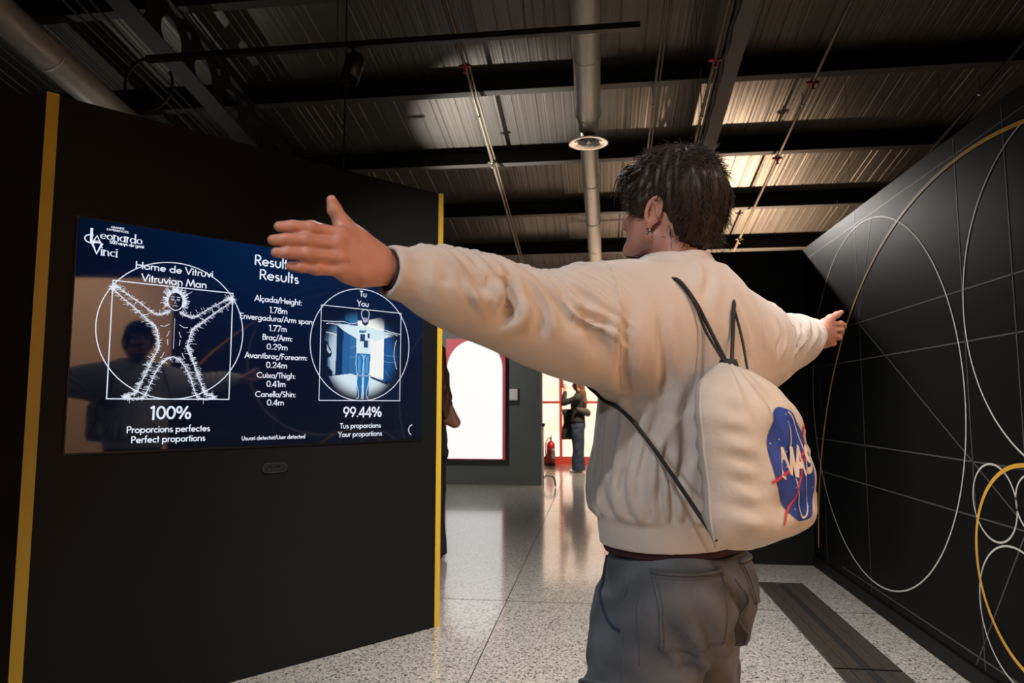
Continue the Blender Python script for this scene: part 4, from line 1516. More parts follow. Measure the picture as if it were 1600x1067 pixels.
# --- hands (modelled for the left, a = distance along the arm axis)
def hand(sgn, curl, lift):
    """sgn -1: his left. returns open-ended mesh"""
    f = Field((-.99, -.05, 1.33), (-.716, .09, 1.53), 0.0021)
    f.loft(0, [(-.700, 0, 1.406, .0225, .0270), (-.745, .0, 1.410, .0215, .0275), (-.765, .001, 1.413, .0190, .0305), (-.79, .002, 1.416, .0165, .036)], k=.012)
    mcp = [(-.829, .000, 1.4500), (-.834, -.003, 1.4325), (-.832, -.002, 1.4140), (-.825, .002, 1.3965)]
    pip = [(-.872, .004, 1.4525), (-.881, .002, 1.4325), (-.877, .002, 1.4130), (-.862, .005, 1.3950)]
    dip = [(-.897, .010, 1.4515), (-.906, .009, 1.4310), (-.902, .009, 1.4125), (-.884, .010, 1.3950)]
    tip = [(-.914, .016, 1.4495), (-.922, .016, 1.4290), (-.917, .016, 1.4120), (-.897, .015, 1.3955)]
    if curl:
        pip = [(-.873, -.010, 1.4560), (-.876, -.008, 1.4370), (-.870, -.004, 1.4150), (-.855, .006, 1.3960)]
        dip = [(-.896, -.010, 1.4530), (-.894, -.003, 1.4320), (-.884, .014, 1.4130), (-.866, .026, 1.3980)]
        tip = [(-.911, -.006, 1.4490), (-.906, .008, 1.4280), (-.886, .034, 1.4130), (-.864, .044, 1.3995)]
    rr = [(.0104, .0097, .0088, .0074), (.0106, .0099, .0090, .0076), (.0103, .0095, .0086, .0073), (.0094, .0085, .0077, .0066)]
    wr_ = [(-.765, .0, 1.428), (-.765, -.003, 1.420), (-.765, -.002, 1.409), (-.765, .001, 1.398)]
    for i in range(4):
        f.cone(wr_[i], mcp[i], .0125, .0112, k=.012)
    f.ell((-.797, .003, 1.4205), (.040, .0125, .034), k=.012)
    f.ell((-.797, .008, 1.396), (.032, .0125, .018), k=.012)          # heel of the hand
    f.cone((-.762, .004, 1.428), (-.800, .010, 1.452), .014, .0125, k=.014)   # ball of the thumb
    th = [(-.795, .010, 1.450), (-.8185, .012, 1.4695), (-.8330, .010, 1.4880), (-.8395, .008, 1.5010)]
    if curl:
        th = [(-.795, .006, 1.450), (-.826, .000, 1.4690), (-.856, -.008, 1.4830), (-.880, -.012, 1.4925)]
    f.cone(th[0], th[1], .0145, .0122, k=.012)
    f.cone(th[1], th[2], .0120, .0104, k=.004)
    f.cone(th[2], th[3], .0108, .0074, k=.004)
    f.cone((-.815, .004, 1.4500), th[1], .0080, .0070, k=.016)
    for i in range(4):
        f.cone(mcp[i], pip[i], rr[i][0], rr[i][1], k=.0035)
        f.cone(pip[i], dip[i], rr[i][1], rr[i][2], k=.003)
        f.cone(dip[i], tip[i], rr[i][2], rr[i][3], k=.003)
        f.ell(np.array(mcp[i]) + (0.0, -.006, 0), (.009, .0065, .008), k=.008)
        f.ell(np.array(pip[i]) + (0.0, -.001, 0), (.0075, rr[i][1] * .96, rr[i][1] * .96), k=.006)
    P, Q = f.mesh(2)
    # nails: shallow flat beds on the backs of the fingertips
    N = normals(P, Q)
    for i in range(4):
        c = np.array(tip[i]) * .75 + np.array(dip[i]) * .25 + np.array([0, -rr[i][3], 0])
        d = np.linalg.norm((P - c) / np.array([.0075, .006, .0050]), axis=1)
        P = P - N * (np.exp(-(d / .9) ** 6) * .0006)[:, None]
    P[:, 2] += lift
    if sgn > 0:
        P[:, 0] *= -1; Q = Q[:, ::-1]
    return P, Q


LH, RH = hand(-1, False, 0.0), hand(1, True, -.004)

# --- trunk, arms, neck and legs under the clothes
b = Field((-.718, -.21, 0.035), (.718, .23, 1.545), 0.0075)
b.loft(2, [(.84, 0, 0, .140, .095), (.95, 0, .01, .140, .095), (1.08, 0, 0, .135, .095), (1.22, 0, -.01, .155, .100), (1.34, 0, -.02, .165, .098), (1.40, 0, -.03, .140, .070), (1.44, 0, -.03, .085, .06)], k=.03)
for s in (-1, 1):
    b.chain([(s * .16, -.03, 1.395), (s * .30, -.035, 1.405), (s * .46, -.025, 1.395), (s * .60, -.010, 1.402), (s * .74, .0, 1.4075 - (.004 if s > 0 else 0))], [.052, .044, .037, .034, .025], k=.02)
    b.chain([(s * .08, .01, .86), (s * .095, .03 if s < 0 else .05, .50), (s * .10, .0 if s < 0 else .03, .09)], [.072, .055, .036], k=.03)
b.cone((0, -.035, 1.40), (0, -.012, 1.56), .062, .054, k=.03)
body_m = b.mesh(2)

# --- head in its own frame (origin between the ears), then tilted and set on the neck
h = Field((-.112, -.135, -.085), (.112, .165, .185), 0.0026)
h.ell((0, -.012, .060), (.0745, .094, .084), k=.02)
h.ell((0, -.030, .030), (.0715, .078, .075), k=.02)
h.ell((0, .048, .012), (.060, .052, .080), k=.03)
h.ell((0, .050, -.035), (.052, .050, .050), k=.025)
h.cone((-.052, .012, -.045), (-.020, .082, -.068), .018, .015, k=.02)
h.cone((.052, .012, -.045), (.020, .082, -.068), .018, .015, k=.02)
h.cone((-.014, .092, -.070), (.014, .092, -.070), .014, .014, k=.02)
h.cone((0, -.030, -.10), (0, -.022, -.02), .057, .058, k=.03)
h.ell((0, .060, .075), (.055, .035, .045), k=.02)                    # forehead
h.cone((-.036, .083, .036), (.036, .083, .036), .010, .010, k=.02)   # brow
h.cone((0, .095, .028), (0, .116, -.006), .0085, .0115, k=.012)      # nose
h.cone((0, .116, -.006), (0, .108, -.013), .0105, .009, k=.008)
for s in (-1, 1):
    h.ell((s * .0115, .103, -.011), (.0085, .011, .0075), k=.007)
    h.ell((s * .032, .101, .018), (.017, .012, .0105), k=.012, op='s')
    h.ell((s * .031, .083, .018), (.0125, .0115, .0115), k=.004)
    h.ell((s * .042, .070, -.006), (.024, .020, .016), k=.02)        # cheekbone
h.ell((0, .0995, -.034), (.021, .009, .0060), k=.006)
h.ell((0, .0975, -.046), (.019, .009, .0065), k=.006)
h.cone((-.020, .108, -.0400), (.020, .108, -.0400), .0028, .0028, k=.004, op='s')
h.ell((0, .098, -.058), (.02, .007, .005), k=.010, op='s')
for s in (-1, 1):                                                    # ears
    Re = np.array([[.80, -.60 * s, 0], [.60 * s, .80, 0], [0, 0, 1]])
    h.ell((s * .080, -.008, .004), (.0065, .0185, .030), k=.006, rot=Re)
    h.ell((s * .086, -.004, .004), (.0060, .0115, .019), k=.004, op='s', rot=Re)
    ring = [(s * (.0835 + .004 * math.cos(t)), -.011 + .0165 * math.cos(t + .35), .006 + .0285 * math.sin(t)) for t in np.linspace(-.9, 3.6, 12)]
    for i in range(11): h.cone(ring[i], ring[i + 1], .0042, .0042, k=.003)
    h.ell((s * .0795, .001, -.027), (.0055, .0085, .0100), k=.006)
HP, HQ = h.mesh(1)
yaw, pit = R(4), R(7)
Rh = np.array(Matrix.Rotation(yaw, 3, 'Z') @ Matrix.Rotation(pit, 3, 'X'))
HO = np.array((0.0, 0.004, 1.623))
def to_head(p): return np.asarray(p, float) @ Rh.T + HO
HP = to_head(HP)

P, Fc = join_bridge([body_m, (HP, HQ), LH, RH], [((-.717, 0, 1.407), .06), ((.717, 0, 1.403), .06), (to_head((0, -.025, -.088)), .105)])
body = man_mesh('body', P, Fc, M['skin'])
for s in (-1, 1):
    c = to_head((s * .0315, .0860, .018))
    e = MB().lathe([(.0105 * math.sin(a), .0105 * math.cos(a)) for a in np.linspace(0, PI, 10)], 16, align(Rh @ np.array((0, 1, 0)), c)).build('eye', M['eye_white'], man, True)
    MB().lathe([(0, .0109), (.0035, .0107), (.0055, .0098)], 16, align(Rh @ np.array((0, 1, 0)), c)).build('iris', M['iris'], e, True)
# ear ring
er = to_head((-.0835, .000, -.040))
MB().tube([er + np.array((.001 * math.cos(t), .0062 * math.cos(t), .0068 * math.sin(t))) for t in np.linspace(0, 2 * PI, 19)[:-1]], .0013, 8, closed=True).build('earring', M['silver'], man, True)

# --- hair: a tousled cap plus loose strands
hf = Field((-.135, -.185, -.10), (.135, .145, .215), 0.0032)
hf.ell((0, -.018, .070), (.083, .106, .083), k=.03)
hf.ell((0, -.060, .035), (.078, .074, .080), k=.03)
hf.ell((0, -.060, -.020), (.058, .050, .058), k=.03)
hf.ell((0, .048, .105), (.060, .050, .042), k=.03)
hf.ell((0, -.015, .124), (.058, .078, .034), k=.03)
hf.ell((-.073, .030, .040), (.017, .026, .045), k=.015)
hf.ell((.073, .030, .040), (.017, .026, .045), k=.015)
hf.ell((0, .125, .000), (.075, .062, .076), k=.012, op='s')           # face
hf.ell((-.098, .012, -.030), (.030, .034, .056), k=.012, op='s')      # around the ears
hf.ell((.098, .012, -.030), (.030, .034, .056), k=.012, op='s')
hf.ell((0, .070, -.060), (.12, .075, .070), k=.02, op='s')
hf.ell((-.098, -.012, .005), (.026, .024, .034), k=.008, op='s')
hf.ell((.098, -.012, .005), (.026, .024, .034), k=.008, op='s')
P, Q = hf.mesh(1)
N = normals(P, Q)
th_ = np.arctan2(P[:, 0], -(P[:, 1] + .02)); el_ = P[:, 2]
w = .0016 * np.sin(th_ * 17 + 2 * np.sin(el_ * 30) + P[:, 1] * 30) + .0012 * np.sin(th_ * 33 + el_ * 30) + rnd_waves(P, 45, .0030, 8, 3) + rnd_waves(P, 130, .0008, 8, 4)
P = P + N * w[:, None]
hair_b = bvh(P, Q)
hair_o = man_mesh('hair', to_head(P), Q, M['hair'])
# strands laid over the cap
sv, sf = [], []
g = np.random.default_rng(11)
roots = P[g.choice(len(P), 3400)]
Nn = normals(P, Q)
for k in range(5200):
    i = int(g.integers(len(P)))
    p = P[i].copy(); nrm = Nn[i]
    if p[2] < -.050 or (abs(p[0]) > .055 and -.050 < p[1] < .035 and p[2] < .045): continue
    flow = np.array((p[0] * 1.2, (p[1] + .045) * 1.0, -.055))
    if p[2] > .10: flow = np.array((p[0] * .8 + g.normal(0, .03), .05 if p[1] > -.03 else p[1] + .02, .012))
    flow += g.normal(0, .012, 3)
    flow -= nrm * (flow @ nrm) * .85
    flow /= max(np.linalg.norm(flow), 1e-6)
    ln = g.uniform(.022, .045); lift_ = g.uniform(.02, .34) if p[2] > .115 else g.uniform(.0, .10)
    cur = g.normal(0, .55 if p[2] > .10 else .25, 3)
    pts = []
    q = p - nrm * .0015
    d = flow + nrm * lift_
    for t in range(6):
        pts.append(q.copy())
        d = d + cur * .09 - nrm * .05
        d /= np.linalg.norm(d)
        q = q + d * ln / 5
    mb_ = MB()
    r0 = g.uniform(.0004, .0008)
    mb_.tube(pts, [r0, r0 * 1.1, r0, r0 * .85, r0 * .6, r0 * .2], 3, cap=False)
    n = len(sv); sv += mb_.v; sf += [tuple(a + n for a in f_) for f_ in mb_.f]
# fringe locks falling over the forehead
for k in range(150):
    x0 = g.uniform(-.062, .062)
    p0 = np.array((x0, .078 + g.normal(0, .006), .112 + g.normal(0, .010)))
    p1 = p0 + np.array((g.normal(0, .006), .022, -.012))
    p2 = p1 + np.array((g.normal(0, .008) - .004, .006 + g.normal(0, .004), -.030))
    p3 = p2 + np.array((g.normal(0, .008) - .004, -.006 + g.normal(0, .004), -.018 + g.normal(0, .008)))
    mb_ = MB(); mb_.tube(smooth2([p0, p1, p2, p3], 3), list(np.linspace(.0016, .0003, 10)), 4, cap=False)
    n = len(sv); sv += mb_.v; sf += [tuple(a + n for a in f_) for f_ in mb_.f]
link('strands', to_head(np.array(sv)), sf, M['hair'], hair_o, True)

# --- sweatshirt
sh = Field((-.80, -.26, .87), (.80, .25, 1.60), 0.0058)
sh.loft(2, [(.902, 0, .004, .190, .142), (.955, 0, .004, .196, .146), (.975, 0, .004, .197, .147), (1.0, 0, .002, .205, .152), (1.10, 0, -.004, .205, .150), (1.22, 0, -.015, .208, .145),
            (1.32, 0, -.022, .205, .135), (1.38, 0, -.030, .190, .118), (1.435, 0, -.035, .150, .098), (1.475, 0, -.035, .110, .084), (1.505, 0, -.030, .088, .074)], k=.03, power=2.25)
LEFT = [(-.748, .000, 1.408, .0405, .0415), (-.715, -.002, 1.403, .042, .045), (-.690, -.004, 1.400, .050, .056), (-.655, -.006, 1.392, .057, .063), (-.60, -.010, 1.382, .062, .071), (-.535, -.014, 1.372, .065, .079),
        (-.47, -.020, 1.356, .070, .084), (-.40, -.026, 1.352, .080, .098), (-.33, -.030, 1.355, .092, .116), (-.26, -.032, 1.358, .104, .130), (-.18, -.032, 1.372, .110, .130), (-.10, -.032, 1.392, .105, .115), (0.05, -.03, 1.40, .09, .09)]
sh.loft(0, LEFT, k=.075)
RIGHT = [(-a * (1 if a > -.3 else 1 - .042 * (-a - .3) / .45), b_, c_ - (.004 if a < -.5 else .012 * max(0, 1 - abs(a + .25) / .25)), d_, e_) for a, b_, c_, d_, e_ in LEFT]
sh.loft(0, RIGHT, k=.075)
# ribbed collar
for i in range(28):
    a0, a1 = 2 * PI * i / 28, 2 * PI * (i + 1) / 28
    q = lambda a: (.071 * math.cos(a), -.018 + .066 * math.sin(a), 1.508 - .020 * math.sin(a) * 1.0)
    sh.cone(q(a0), q(a1), .0120, .0120, k=.006)
sh.cone((0, -.03, 1.475), (0, -.006, 1.58), .056, .060, k=.008, op='s')
for s in (-1, 1):
    z_ = 1.408 - (.004 if s > 0 else 0)
    a_ = .735 if s < 0 else .704
    sh.cone((s * a_, .0, z_), (s * .80, .0, z_), .0305, .0312, k=.003, op='s')
sh.loft(2, [(.86, 0, .004, .176, .130), (.935, 0, .004, .176, .130)], k=.004, op='s', power=2.25)
P, Q = sh.mesh(2)
base_P = P.copy()
N = normals(P, Q)


def bump_along(P, N):
    a, y, z = P[:, 0], P[:, 1], P[:, 2]
    arm = np.clip((np.abs(a) - .22) / .10, 0, 1)
    body_w = 1 - arm
    lo = np.clip((1.25 - z) / .2, 0, 1) * body_w
    w = rnd_waves(P, 16, .0035, 6, 21)
    # sleeves: diagonal drag folds from shoulder and elbow, crinkles on the top edge
    s_ = np.abs(a)
    g2 = np.random.default_rng(42)
    LT = np.array(sorted((-r[0], r[2], r[4]) for r in LEFT))
    zc_ = np.interp(s_, LT[:, 0], LT[:, 1]); rz_ = np.interp(s_, LT[:, 0], LT[:, 2])
    v_ = np.clip((zc_ + rz_ - z) / (2 * rz_), 0, 1)                     # 0 top edge, 1 underside
    ph = (s_ - (.95 + .5 * np.clip((.5 - s_) / .2, 0, 1)) * (z - 1.43) * np.where(y > 0, .5, 1.0)) / .037 + .28 * np.sin(s_ * 41) + .22 * np.sin(z * 47 + 3) + .6 * np.where(a < 0, 0, 1)
    kf = np.floor(ph).astype(int) % 64
    La = g2.uniform(.28, 1.0, 64)[kf]; Am = g2.uniform(.35, 1.0, 64)[kf]; Sh = g2.uniform(.35, .65, 64)[kf]
    fr = ph - np.floor(ph)
    tri = np.where(fr < Sh, fr / Sh, (1 - fr) / (1 - Sh))
    rid = tri * tri * (3 - 2 * tri)
    m_ = np.clip((La - v_) / .30, 0, 1); m_ = m_ * m_ * (3 - 2 * m_)
    span = np.clip((s_ - .27) / .10, 0, 1) * np.clip((np.where(a < 0, .695, .665) - s_) / .02, 0, 1)
    w += arm * span * (rid - .35) * Am * m_ * .0185
    # body: vertical gathers above the hem
    ang = np.arctan2(y, a)
    g_ = np.clip((z - .972) / .02, 0, 1) * np.clip((1.14 - z) / .12, 0, 1)
    pa = ang * 5.2 + .5 * np.sin(ang * 7) + (z - 1) * 2.2 + 40
    ka = np.floor(pa).astype(int) % 64
    fa = pa - np.floor(pa)
    Ha = g2.uniform(.03, .17, 64)[ka]; Sa = g2.uniform(.35, .65, 64)[ka]
    ta = np.where(fa < Sa, fa / Sa, (1 - fa) / (1 - Sa)); ra_ = ta * ta * (3 - 2 * ta)
    mh = np.clip((Ha - (z - .972)) / .06, 0, 1) * np.clip((z - .970) / .012, 0, 1)
    w += body_w * mh * (ra_ - .4) * .016
    w += lo * .0045 * np.sin(ang * 8 + (z - 1) * 9)
    # hem band and cuffs: smooth rib, drawn in
    hem = np.clip((.968 - z) / .006, 0, 1) * body_w
    w = w * (1 - hem) - hem * .004 + hem * .0004 * np.sin(ang * 190)
    cuff = np.clip((s_ - np.where(a < 0, .700, .670)) / .008, 0, 1) * arm
    w = w * (1 - cuff) + cuff * .0006 * np.sin(np.arctan2(y, z - 1.405) * 46)
    return P + N * w[:, None]


P = bump_along(P, N)
for pts, amp, sig, rg in [
    ([(-.578, -.09, 1.419), (-.560, -.09, 1.382), (-.563, -.09, 1.350), (-.588, -.09, 1.314)], 0.0163, 0.0138, .5),
    ([(-.542, -.09, 1.416), (-.520, -.09, 1.386), (-.498, -.09, 1.342), (-.504, -.09, 1.299)], 0.0088, 0.0127, .5),
    ([(-.513, -.09, 1.406), (-.467, -.09, 1.378), (-.400, -.09, 1.328), (-.335, -.09, 1.265)], 0.0071, 0.0173, .4),
    ([(-.459, -.09, 1.418), (-.419, -.09, 1.383), (-.357, -.09, 1.331), (-.313, -.09, 1.260)], 0.0065, 0.0159, .4),
    ([(-.678, -.09, 1.410), (-.643, -.09, 1.380), (-.634, -.09, 1.361)], 0.0088, 0.0092, .5),
    ([(-.641, -.09, 1.418), (-.611, -.09, 1.389)], 0.0088, 0.0103, .5),
    ([(-.698, -.09, 1.402), (-.684, -.09, 1.375)], 0.0054, 0.0081, .5),
    ([(-.611, -.09, 1.419), (-.593, -.09, 1.396)], 0.0075, 0.0092, .5)]:
    tree_ = bvh(P, Q)
    q_ = [np.array(tree_.find_nearest(Vector(p))[0]) for p in smooth2(pts, 5)]
    P = fold(P, normals(P, Q), q_, amp, sig, rg)
FOLDS = [
    ([(-.307, -.122, 1.391), (-.320, -.121, 1.331), (-.294, -.095, 1.263), (-.232, -.059, 1.216)], .012, .016, .35),
    ([(-.219, -.072, 1.216), (-.203, -.042, 1.141), (-.209, -.022, 1.064), (-.208, -.008, 1.002)], .010, .013, .5),
    ([(-.182, -.09, 1.191), (-.191, -.064, 1.116), (-.205, -.058, 1.054), (-.205, -.054, 1.007)], .011, .013, .5),
    ([(-.166, -.099, 1.129), (-.171, -.087, 1.066), (-.175, -.080, 1.007)], .009, .011, .5),
    ([(-.229, -.016, 1.204), (-.208, .011, 1.126), (-.213, .017, 1.036)], .009, .012, .5),
    ([(-.142, -.120, 1.116), (-.15, -.115, 1.06), (-.159, -.107, 1.008)], .008, .011, .5),
    ([(-.128, -.136, 1.242), (-.143, -.125, 1.179), (-.138, -.124, 1.116), (-.132, -.129, 1.067)], .012, .014, .4),
    ([(-.236, -.134, 1.397), (-.230, -.135, 1.324), (-.193, -.114, 1.253), (-.182, -.09, 1.191)], .007, .014, .5),
    ([(-.042, -.125, 1.485), (-.075, -.14, 1.45), (-.107, -.149, 1.408)], .006, .013, .5),
    ([(.02, -.15, 1.45), (.05, -.155, 1.38), (.10, -.15, 1.31)], .006, .014, .5),
    ([(.215, -.139, 1.397), (.220, -.146, 1.360), (.193, -.147, 1.321)], .008, .012, .6),
    ([(.447, -.074, 1.419), (.452, -.087, 1.380), (.43, -.09, 1.33)], .008, .011, .6)]
for pts, amp, sig, rg in FOLDS:
    P = fold(P, normals(P, Q), pts, amp, sig, rg)
P = relax(P, Q, 1, .4)
shirt_P, shirt_Q = P, Q
shirt_tree = bvh(P, Q)
man_mesh('sweatshirt', P, Q, M['sweatshirt'])


def lay(tree, pts, off, n=8, closed=False):
    """put a smooth polyline on a surface, lifted by off"""
    out = []
    q = smooth2(pts, n) if len(pts) > 2 else np.linspace(pts[0], pts[1], n * 2)
    for p in q:
        c, nrm, i, d = tree.find_nearest(Vector(p))
        out.append(c + nrm * off)
    return out


# armhole seams
for s in (-1, 1):
    pts_ = [(s * .265, .05, 1.47), (s * .285, -.02, 1.50), (s * .297, -.056, 1.471), (s * .325, -.100, 1.433), (s * .335, -.120, 1.329), (s * .257, -.059, 1.226)]
    MB().tube(lay(shirt_tree, pts_, -.0004), .0022, 6).build('armhole_seam', M['sweatshirt'], man, True)
# undershirt showing at hem and cuffs
u = Field((-.22, -.18, .86), (.22, .18, .96), .005)
u.loft(2, [(.890, 0, .004, .179, .133), (.92, 0, .004, .178, .132), (.945, 0, .004, .178, .132)], k=0, power=2.25)
up, uq = u.mesh(2)
us_o = man_mesh('undershirt', up, uq, M['maroon'])
for s in (-1, 1):
    z_ = 1.408 - (.004 if s > 0 else 0)
    MB().lathe([(.0290, -.005), (.0302, .012), (.0285, .016), (.0268, .010), (.0265, -.005)], 28, align((s, 0, 0), (s * (.733 if s < 0 else .702), 0, z_))).build('sleeve_end', M['maroon'], us_o, True)

# --- jeans
jf = Field((-.26, -.22, .055), (.26, .26, .915), 0.0065)
jf.loft(2, [(.72, 0, .020, .178, .150), (.78, 0, .012, .184, .152), (.84, 0, .006, .180, .146), (.872, 0, .004, .174, .136), (.892, 0, .004, .170, .128)], k=.03, power=2.3)
for s, y0 in ((-1, .022), (1, .056)):
    jf.loft(2, [(.075, s * .108, y0 - .015, .108, .118), (.15, s * .108, y0 - .012, .104, .114), (.45, s * .106, y0 + .0, .098, .108), (.62, s * .102, y0, .102, .116), (.72, s * .096, y0 - .004, .100, .128), (.80, s * .092, y0 - .02, .094, .130)], k=.035, power=2.1)
jf.ell((-.088, -.060, .81), (.080, .076, .090), k=.06)
jf.ell((.068, -.040, .81), (.072, .076, .090), k=.06)
# cargo pockets on the outer thighs
for s, y0 in ((-1, .03), (1, .055)):
    jf.ell((s * .185, y0, .575), (.040, .090, .105), k=.012)
jp, jq = jf.mesh(2)
jn = normals(jp, jq)
ang = np.arctan2(jp[:, 1], jp[:, 0])
w = rnd_waves(jp, 20, .0065, 7, 31, (1, 1, .6))
w += .004 * np.sin(jp[:, 2] * 60 + jp[:, 0] * 45) * np.clip((.78 - jp[:, 2]) / .1, 0, 1) * np.clip((jp[:, 2] - .2) / .1, 0, 1)
jp = jp + jn * w[:, None]
# drag folds under the seat
for pts, amp, sig in (([(-.02, -.16, .85), (.0, -.155, .78), (-.005, -.12, .70), (0, -.09, .66)], .026, .015), ([(.0, -.15, .79), (-.05, -.15, .735), (-.10, -.14, .70)], .008, .012), ([(-.15, -.12, .84), (-.12, -.15, .78), (-.09, -.15, .72), (-.05, -.13, .66)], .014, .016), ([(-.19, -.09, .80), (-.16, -.12, .74), (-.13, -.13, .68), (-.10, -.12, .62)], .012, .014),
                      ([(.05, -.15, .83), (.03, -.15, .77), (.02, -.12, .71)], .008, .012), ([(-.17, -.08, .72), (-.12, -.13, .68), (-.06, -.12, .64)], .007, .012)):
    jp = fold(jp, normals(jp, jq), pts, amp, sig, .45)
jp = relax(jp, jq, 1, .4)
jeans_tree = bvh(jp, jq)
jeans = man_mesh('jeans', jp, jq, M['denim'])


def patch(tree, name, mat, parent, corners, off, nx=16, ny=16, direction=(0, 1, 0), thick=.0022, round_bottom=0.0):
    """cloth patch lying on a surface: four corners (x, z) seen along direction"""
    d = Vector(direction).normalized()
    (a, b_, c_, d_) = [np.array(q, float) for q in corners]     # top-left, top-right, bottom-right, bottom-left
    rows = []
    for j in range(ny + 1):
        v_ = j / ny
        row = []
        for i in range(nx + 1):
            u_ = i / nx
            q = (a * (1 - u_) + b_ * u_) * (1 - v_) + (d_ * (1 - u_) + c_ * u_) * v_
            q = q.copy()
            q[2] -= round_bottom * (1 - abs(2 * u_ - 1)) * max(0, v_ - .0) ** 3
            o_ = Vector(q) - d * .4
            hit = tree.ray_cast(o_, d, 1.0)
            if hit[0] is None:
                hit = tree.find_nearest(Vector(q))
            row.append(np.array(hit[0] + hit[1] * off) if hit[1].dot(d) < 0 else np.array(hit[0] - hit[1] * off))
        rows.append(row)
    A = np.array(rows)
    for _ in range(2):                                   # relax inside so the patch lies smoothly
        B = A.copy(); B[1:-1, 1:-1] = (A[:-2, 1:-1] + A[2:, 1:-1] + A[1:-1, :-2] + A[1:-1, 2:]) / 4; A = .5 * A + .5 * B
    m = MB().grid(A, flip=True)
    # turned-down rim so the patch has thickness
    rim = [A[0, i] for i in range(nx + 1)] + [A[j, nx] for j in range(1, ny + 1)] + [A[ny, i] for i in range(nx - 1, -1, -1)] + [A[j, 0] for j in range(ny - 1, 0, -1)]
    inner = [np.array(p) + np.array(d) * (off + .002) for p in rim]
    n = len(rim)
    m.add(list(rim) + inner, [(k, (k + 1) % n, n + (k + 1) % n, n + k) for k in range(n)])
    o = m.build(name, mat, parent, True)
    return o, A


def seam_tube(name, pts, r, mat, parent): return MB().tube(pts, r, 6).build(name, mat, parent, True)


def rows_of(A, t, off=-.0012, side=(0, 1, 0)):
    n = A.shape[0] - 1
    j = t * n
    j0 = int(min(math.floor(j), n - 1))
    f_ = j - j0
    return [A[j0, i] * (1 - f_) + A[j0 + 1, i] * f_ + np.array(side) * off for i in range(A.shape[1])]


def cols_of(A, t, off=-.0012, side=(0, 1, 0)):
    return rows_of(np.swapaxes(A, 0, 1), t, off, side)


for cs_, dr_ in (([(-.188, -.080, .880), (-.058, -.16, .876), (-.076, -.16, .742), (-.188, -.085, .738)], (.50, .866, 0)), ([(.058, -.16, .876), (.185, -.075, .872), (.180, -.080, .785), (.070, -.16, .785)], (-.50, .866, 0))):
    pk, A = patch(jeans_tree, 'back_pocket', M['denim'], jeans, cs_, .0032, direction=dr_, round_bottom=.010)
    for t in (.012, .105): seam_tube('stitching', rows_of(A, t), .0011, M['stitch'], pk)
    seam_tube('stitching', rows_of(A, .05, -.0022), .0034, M['denim'], pk)
    for t in (.04, .96): seam_tube('stitching', cols_of(A, t), .0011, M['stitch'], pk)
    seam_tube('stitching', rows_of(A, .97), .0011, M['stitch'], pk)
# centre seat seam, yoke seam, side seam, front pocket edge, cargo flap
seam_tube('seam', lay(jeans_tree, [(.0, -.2, .88), (.0, -.2, .80), (.0, -.15, .70)], .0008), .0022, M['denim'], jeans)
seam_tube('seam', lay(jeans_tree, [(-.2, .0, .87), (-.2, -.01, .70), (-.2, -.01, .5), (-.2, -.01, .3)], .0006), .0020, M['denim'], jeans)
seam_tube('seam', lay(jeans_tree, [(-.2, -.04, .87), (-.2, -.045, .70)], .0006), .0013, M['stitch'], jeans)
seam_tube('pocket_edge', lay(jeans_tree, [(-.15, .12, .885), (-.19, .085, .82), (-.2, .03, .765), (-.2, .0, .755)], .0020), .0030, M['denim_dark'], jeans)
for s, y0 in ((-1, .03), (1, .055)):
    seam_tube('cargo_flap', lay(jeans_tree, [(s * .24, y0 + .09, .655), (s * .25, y0, .662), (s * .24, y0 - .09, .655)], .003), .0062, M['denim'], jeans)
    seam_tube('cargo_flap', lay(jeans_tree, [(s * .24, y0 + .09, .640), (s * .25, y0, .646), (s * .24, y0 - .09, .640)], .0015), .0014, M['stitch'], jeans)

# --- shoes
for s, y0 in ((-1, .02), (1, .05)):
    sf_ = Field((s * .11 - .075, y0 - .14, -.002), (s * .11 + .075, y0 + .22, .14), .005)
    sf_.ell((s * .11, y0 + .09, .035), (.047, .095, .045), k=.03)
    sf_.ell((s * .11, y0 - .045, .05), (.040, .060, .065), k=.03)
    sf_.cone((s * .11, y0 - .04, .06), (s * .11, y0 - .05, .115), .042, .04, k=.03)
    sp_, sq_ = sf_.mesh(2)
    sp_[:, 2] = np.maximum(sp_[:, 2], .012)
    so = man_mesh('shoe', sp_, sq_, M['shoe'])
    MB().tube([(s * .11, y0 - .09, .009), (s * .11, y0 - .02, .009), (s * .11, y0 + .06, .009), (s * .11, y0 + .15, .009)], [.04, .042, .046, .038], 16).build('sole', M['sole'], so, True)
    so.children[0].scale = (1, 1, 1)
    for v_ in so.children[0].data.vertices: v_.co.z = max(0.0, min(.018, v_.co.z))

# ------------------------------------------------------------------ drawstring bag on his back
bag = empty('drawstring_bag', man.location, R(49))
tag(bag, 'cream drawstring backpack with a round blue emblem on the man\'s back', 'bag')
NS, NV = 90, 80


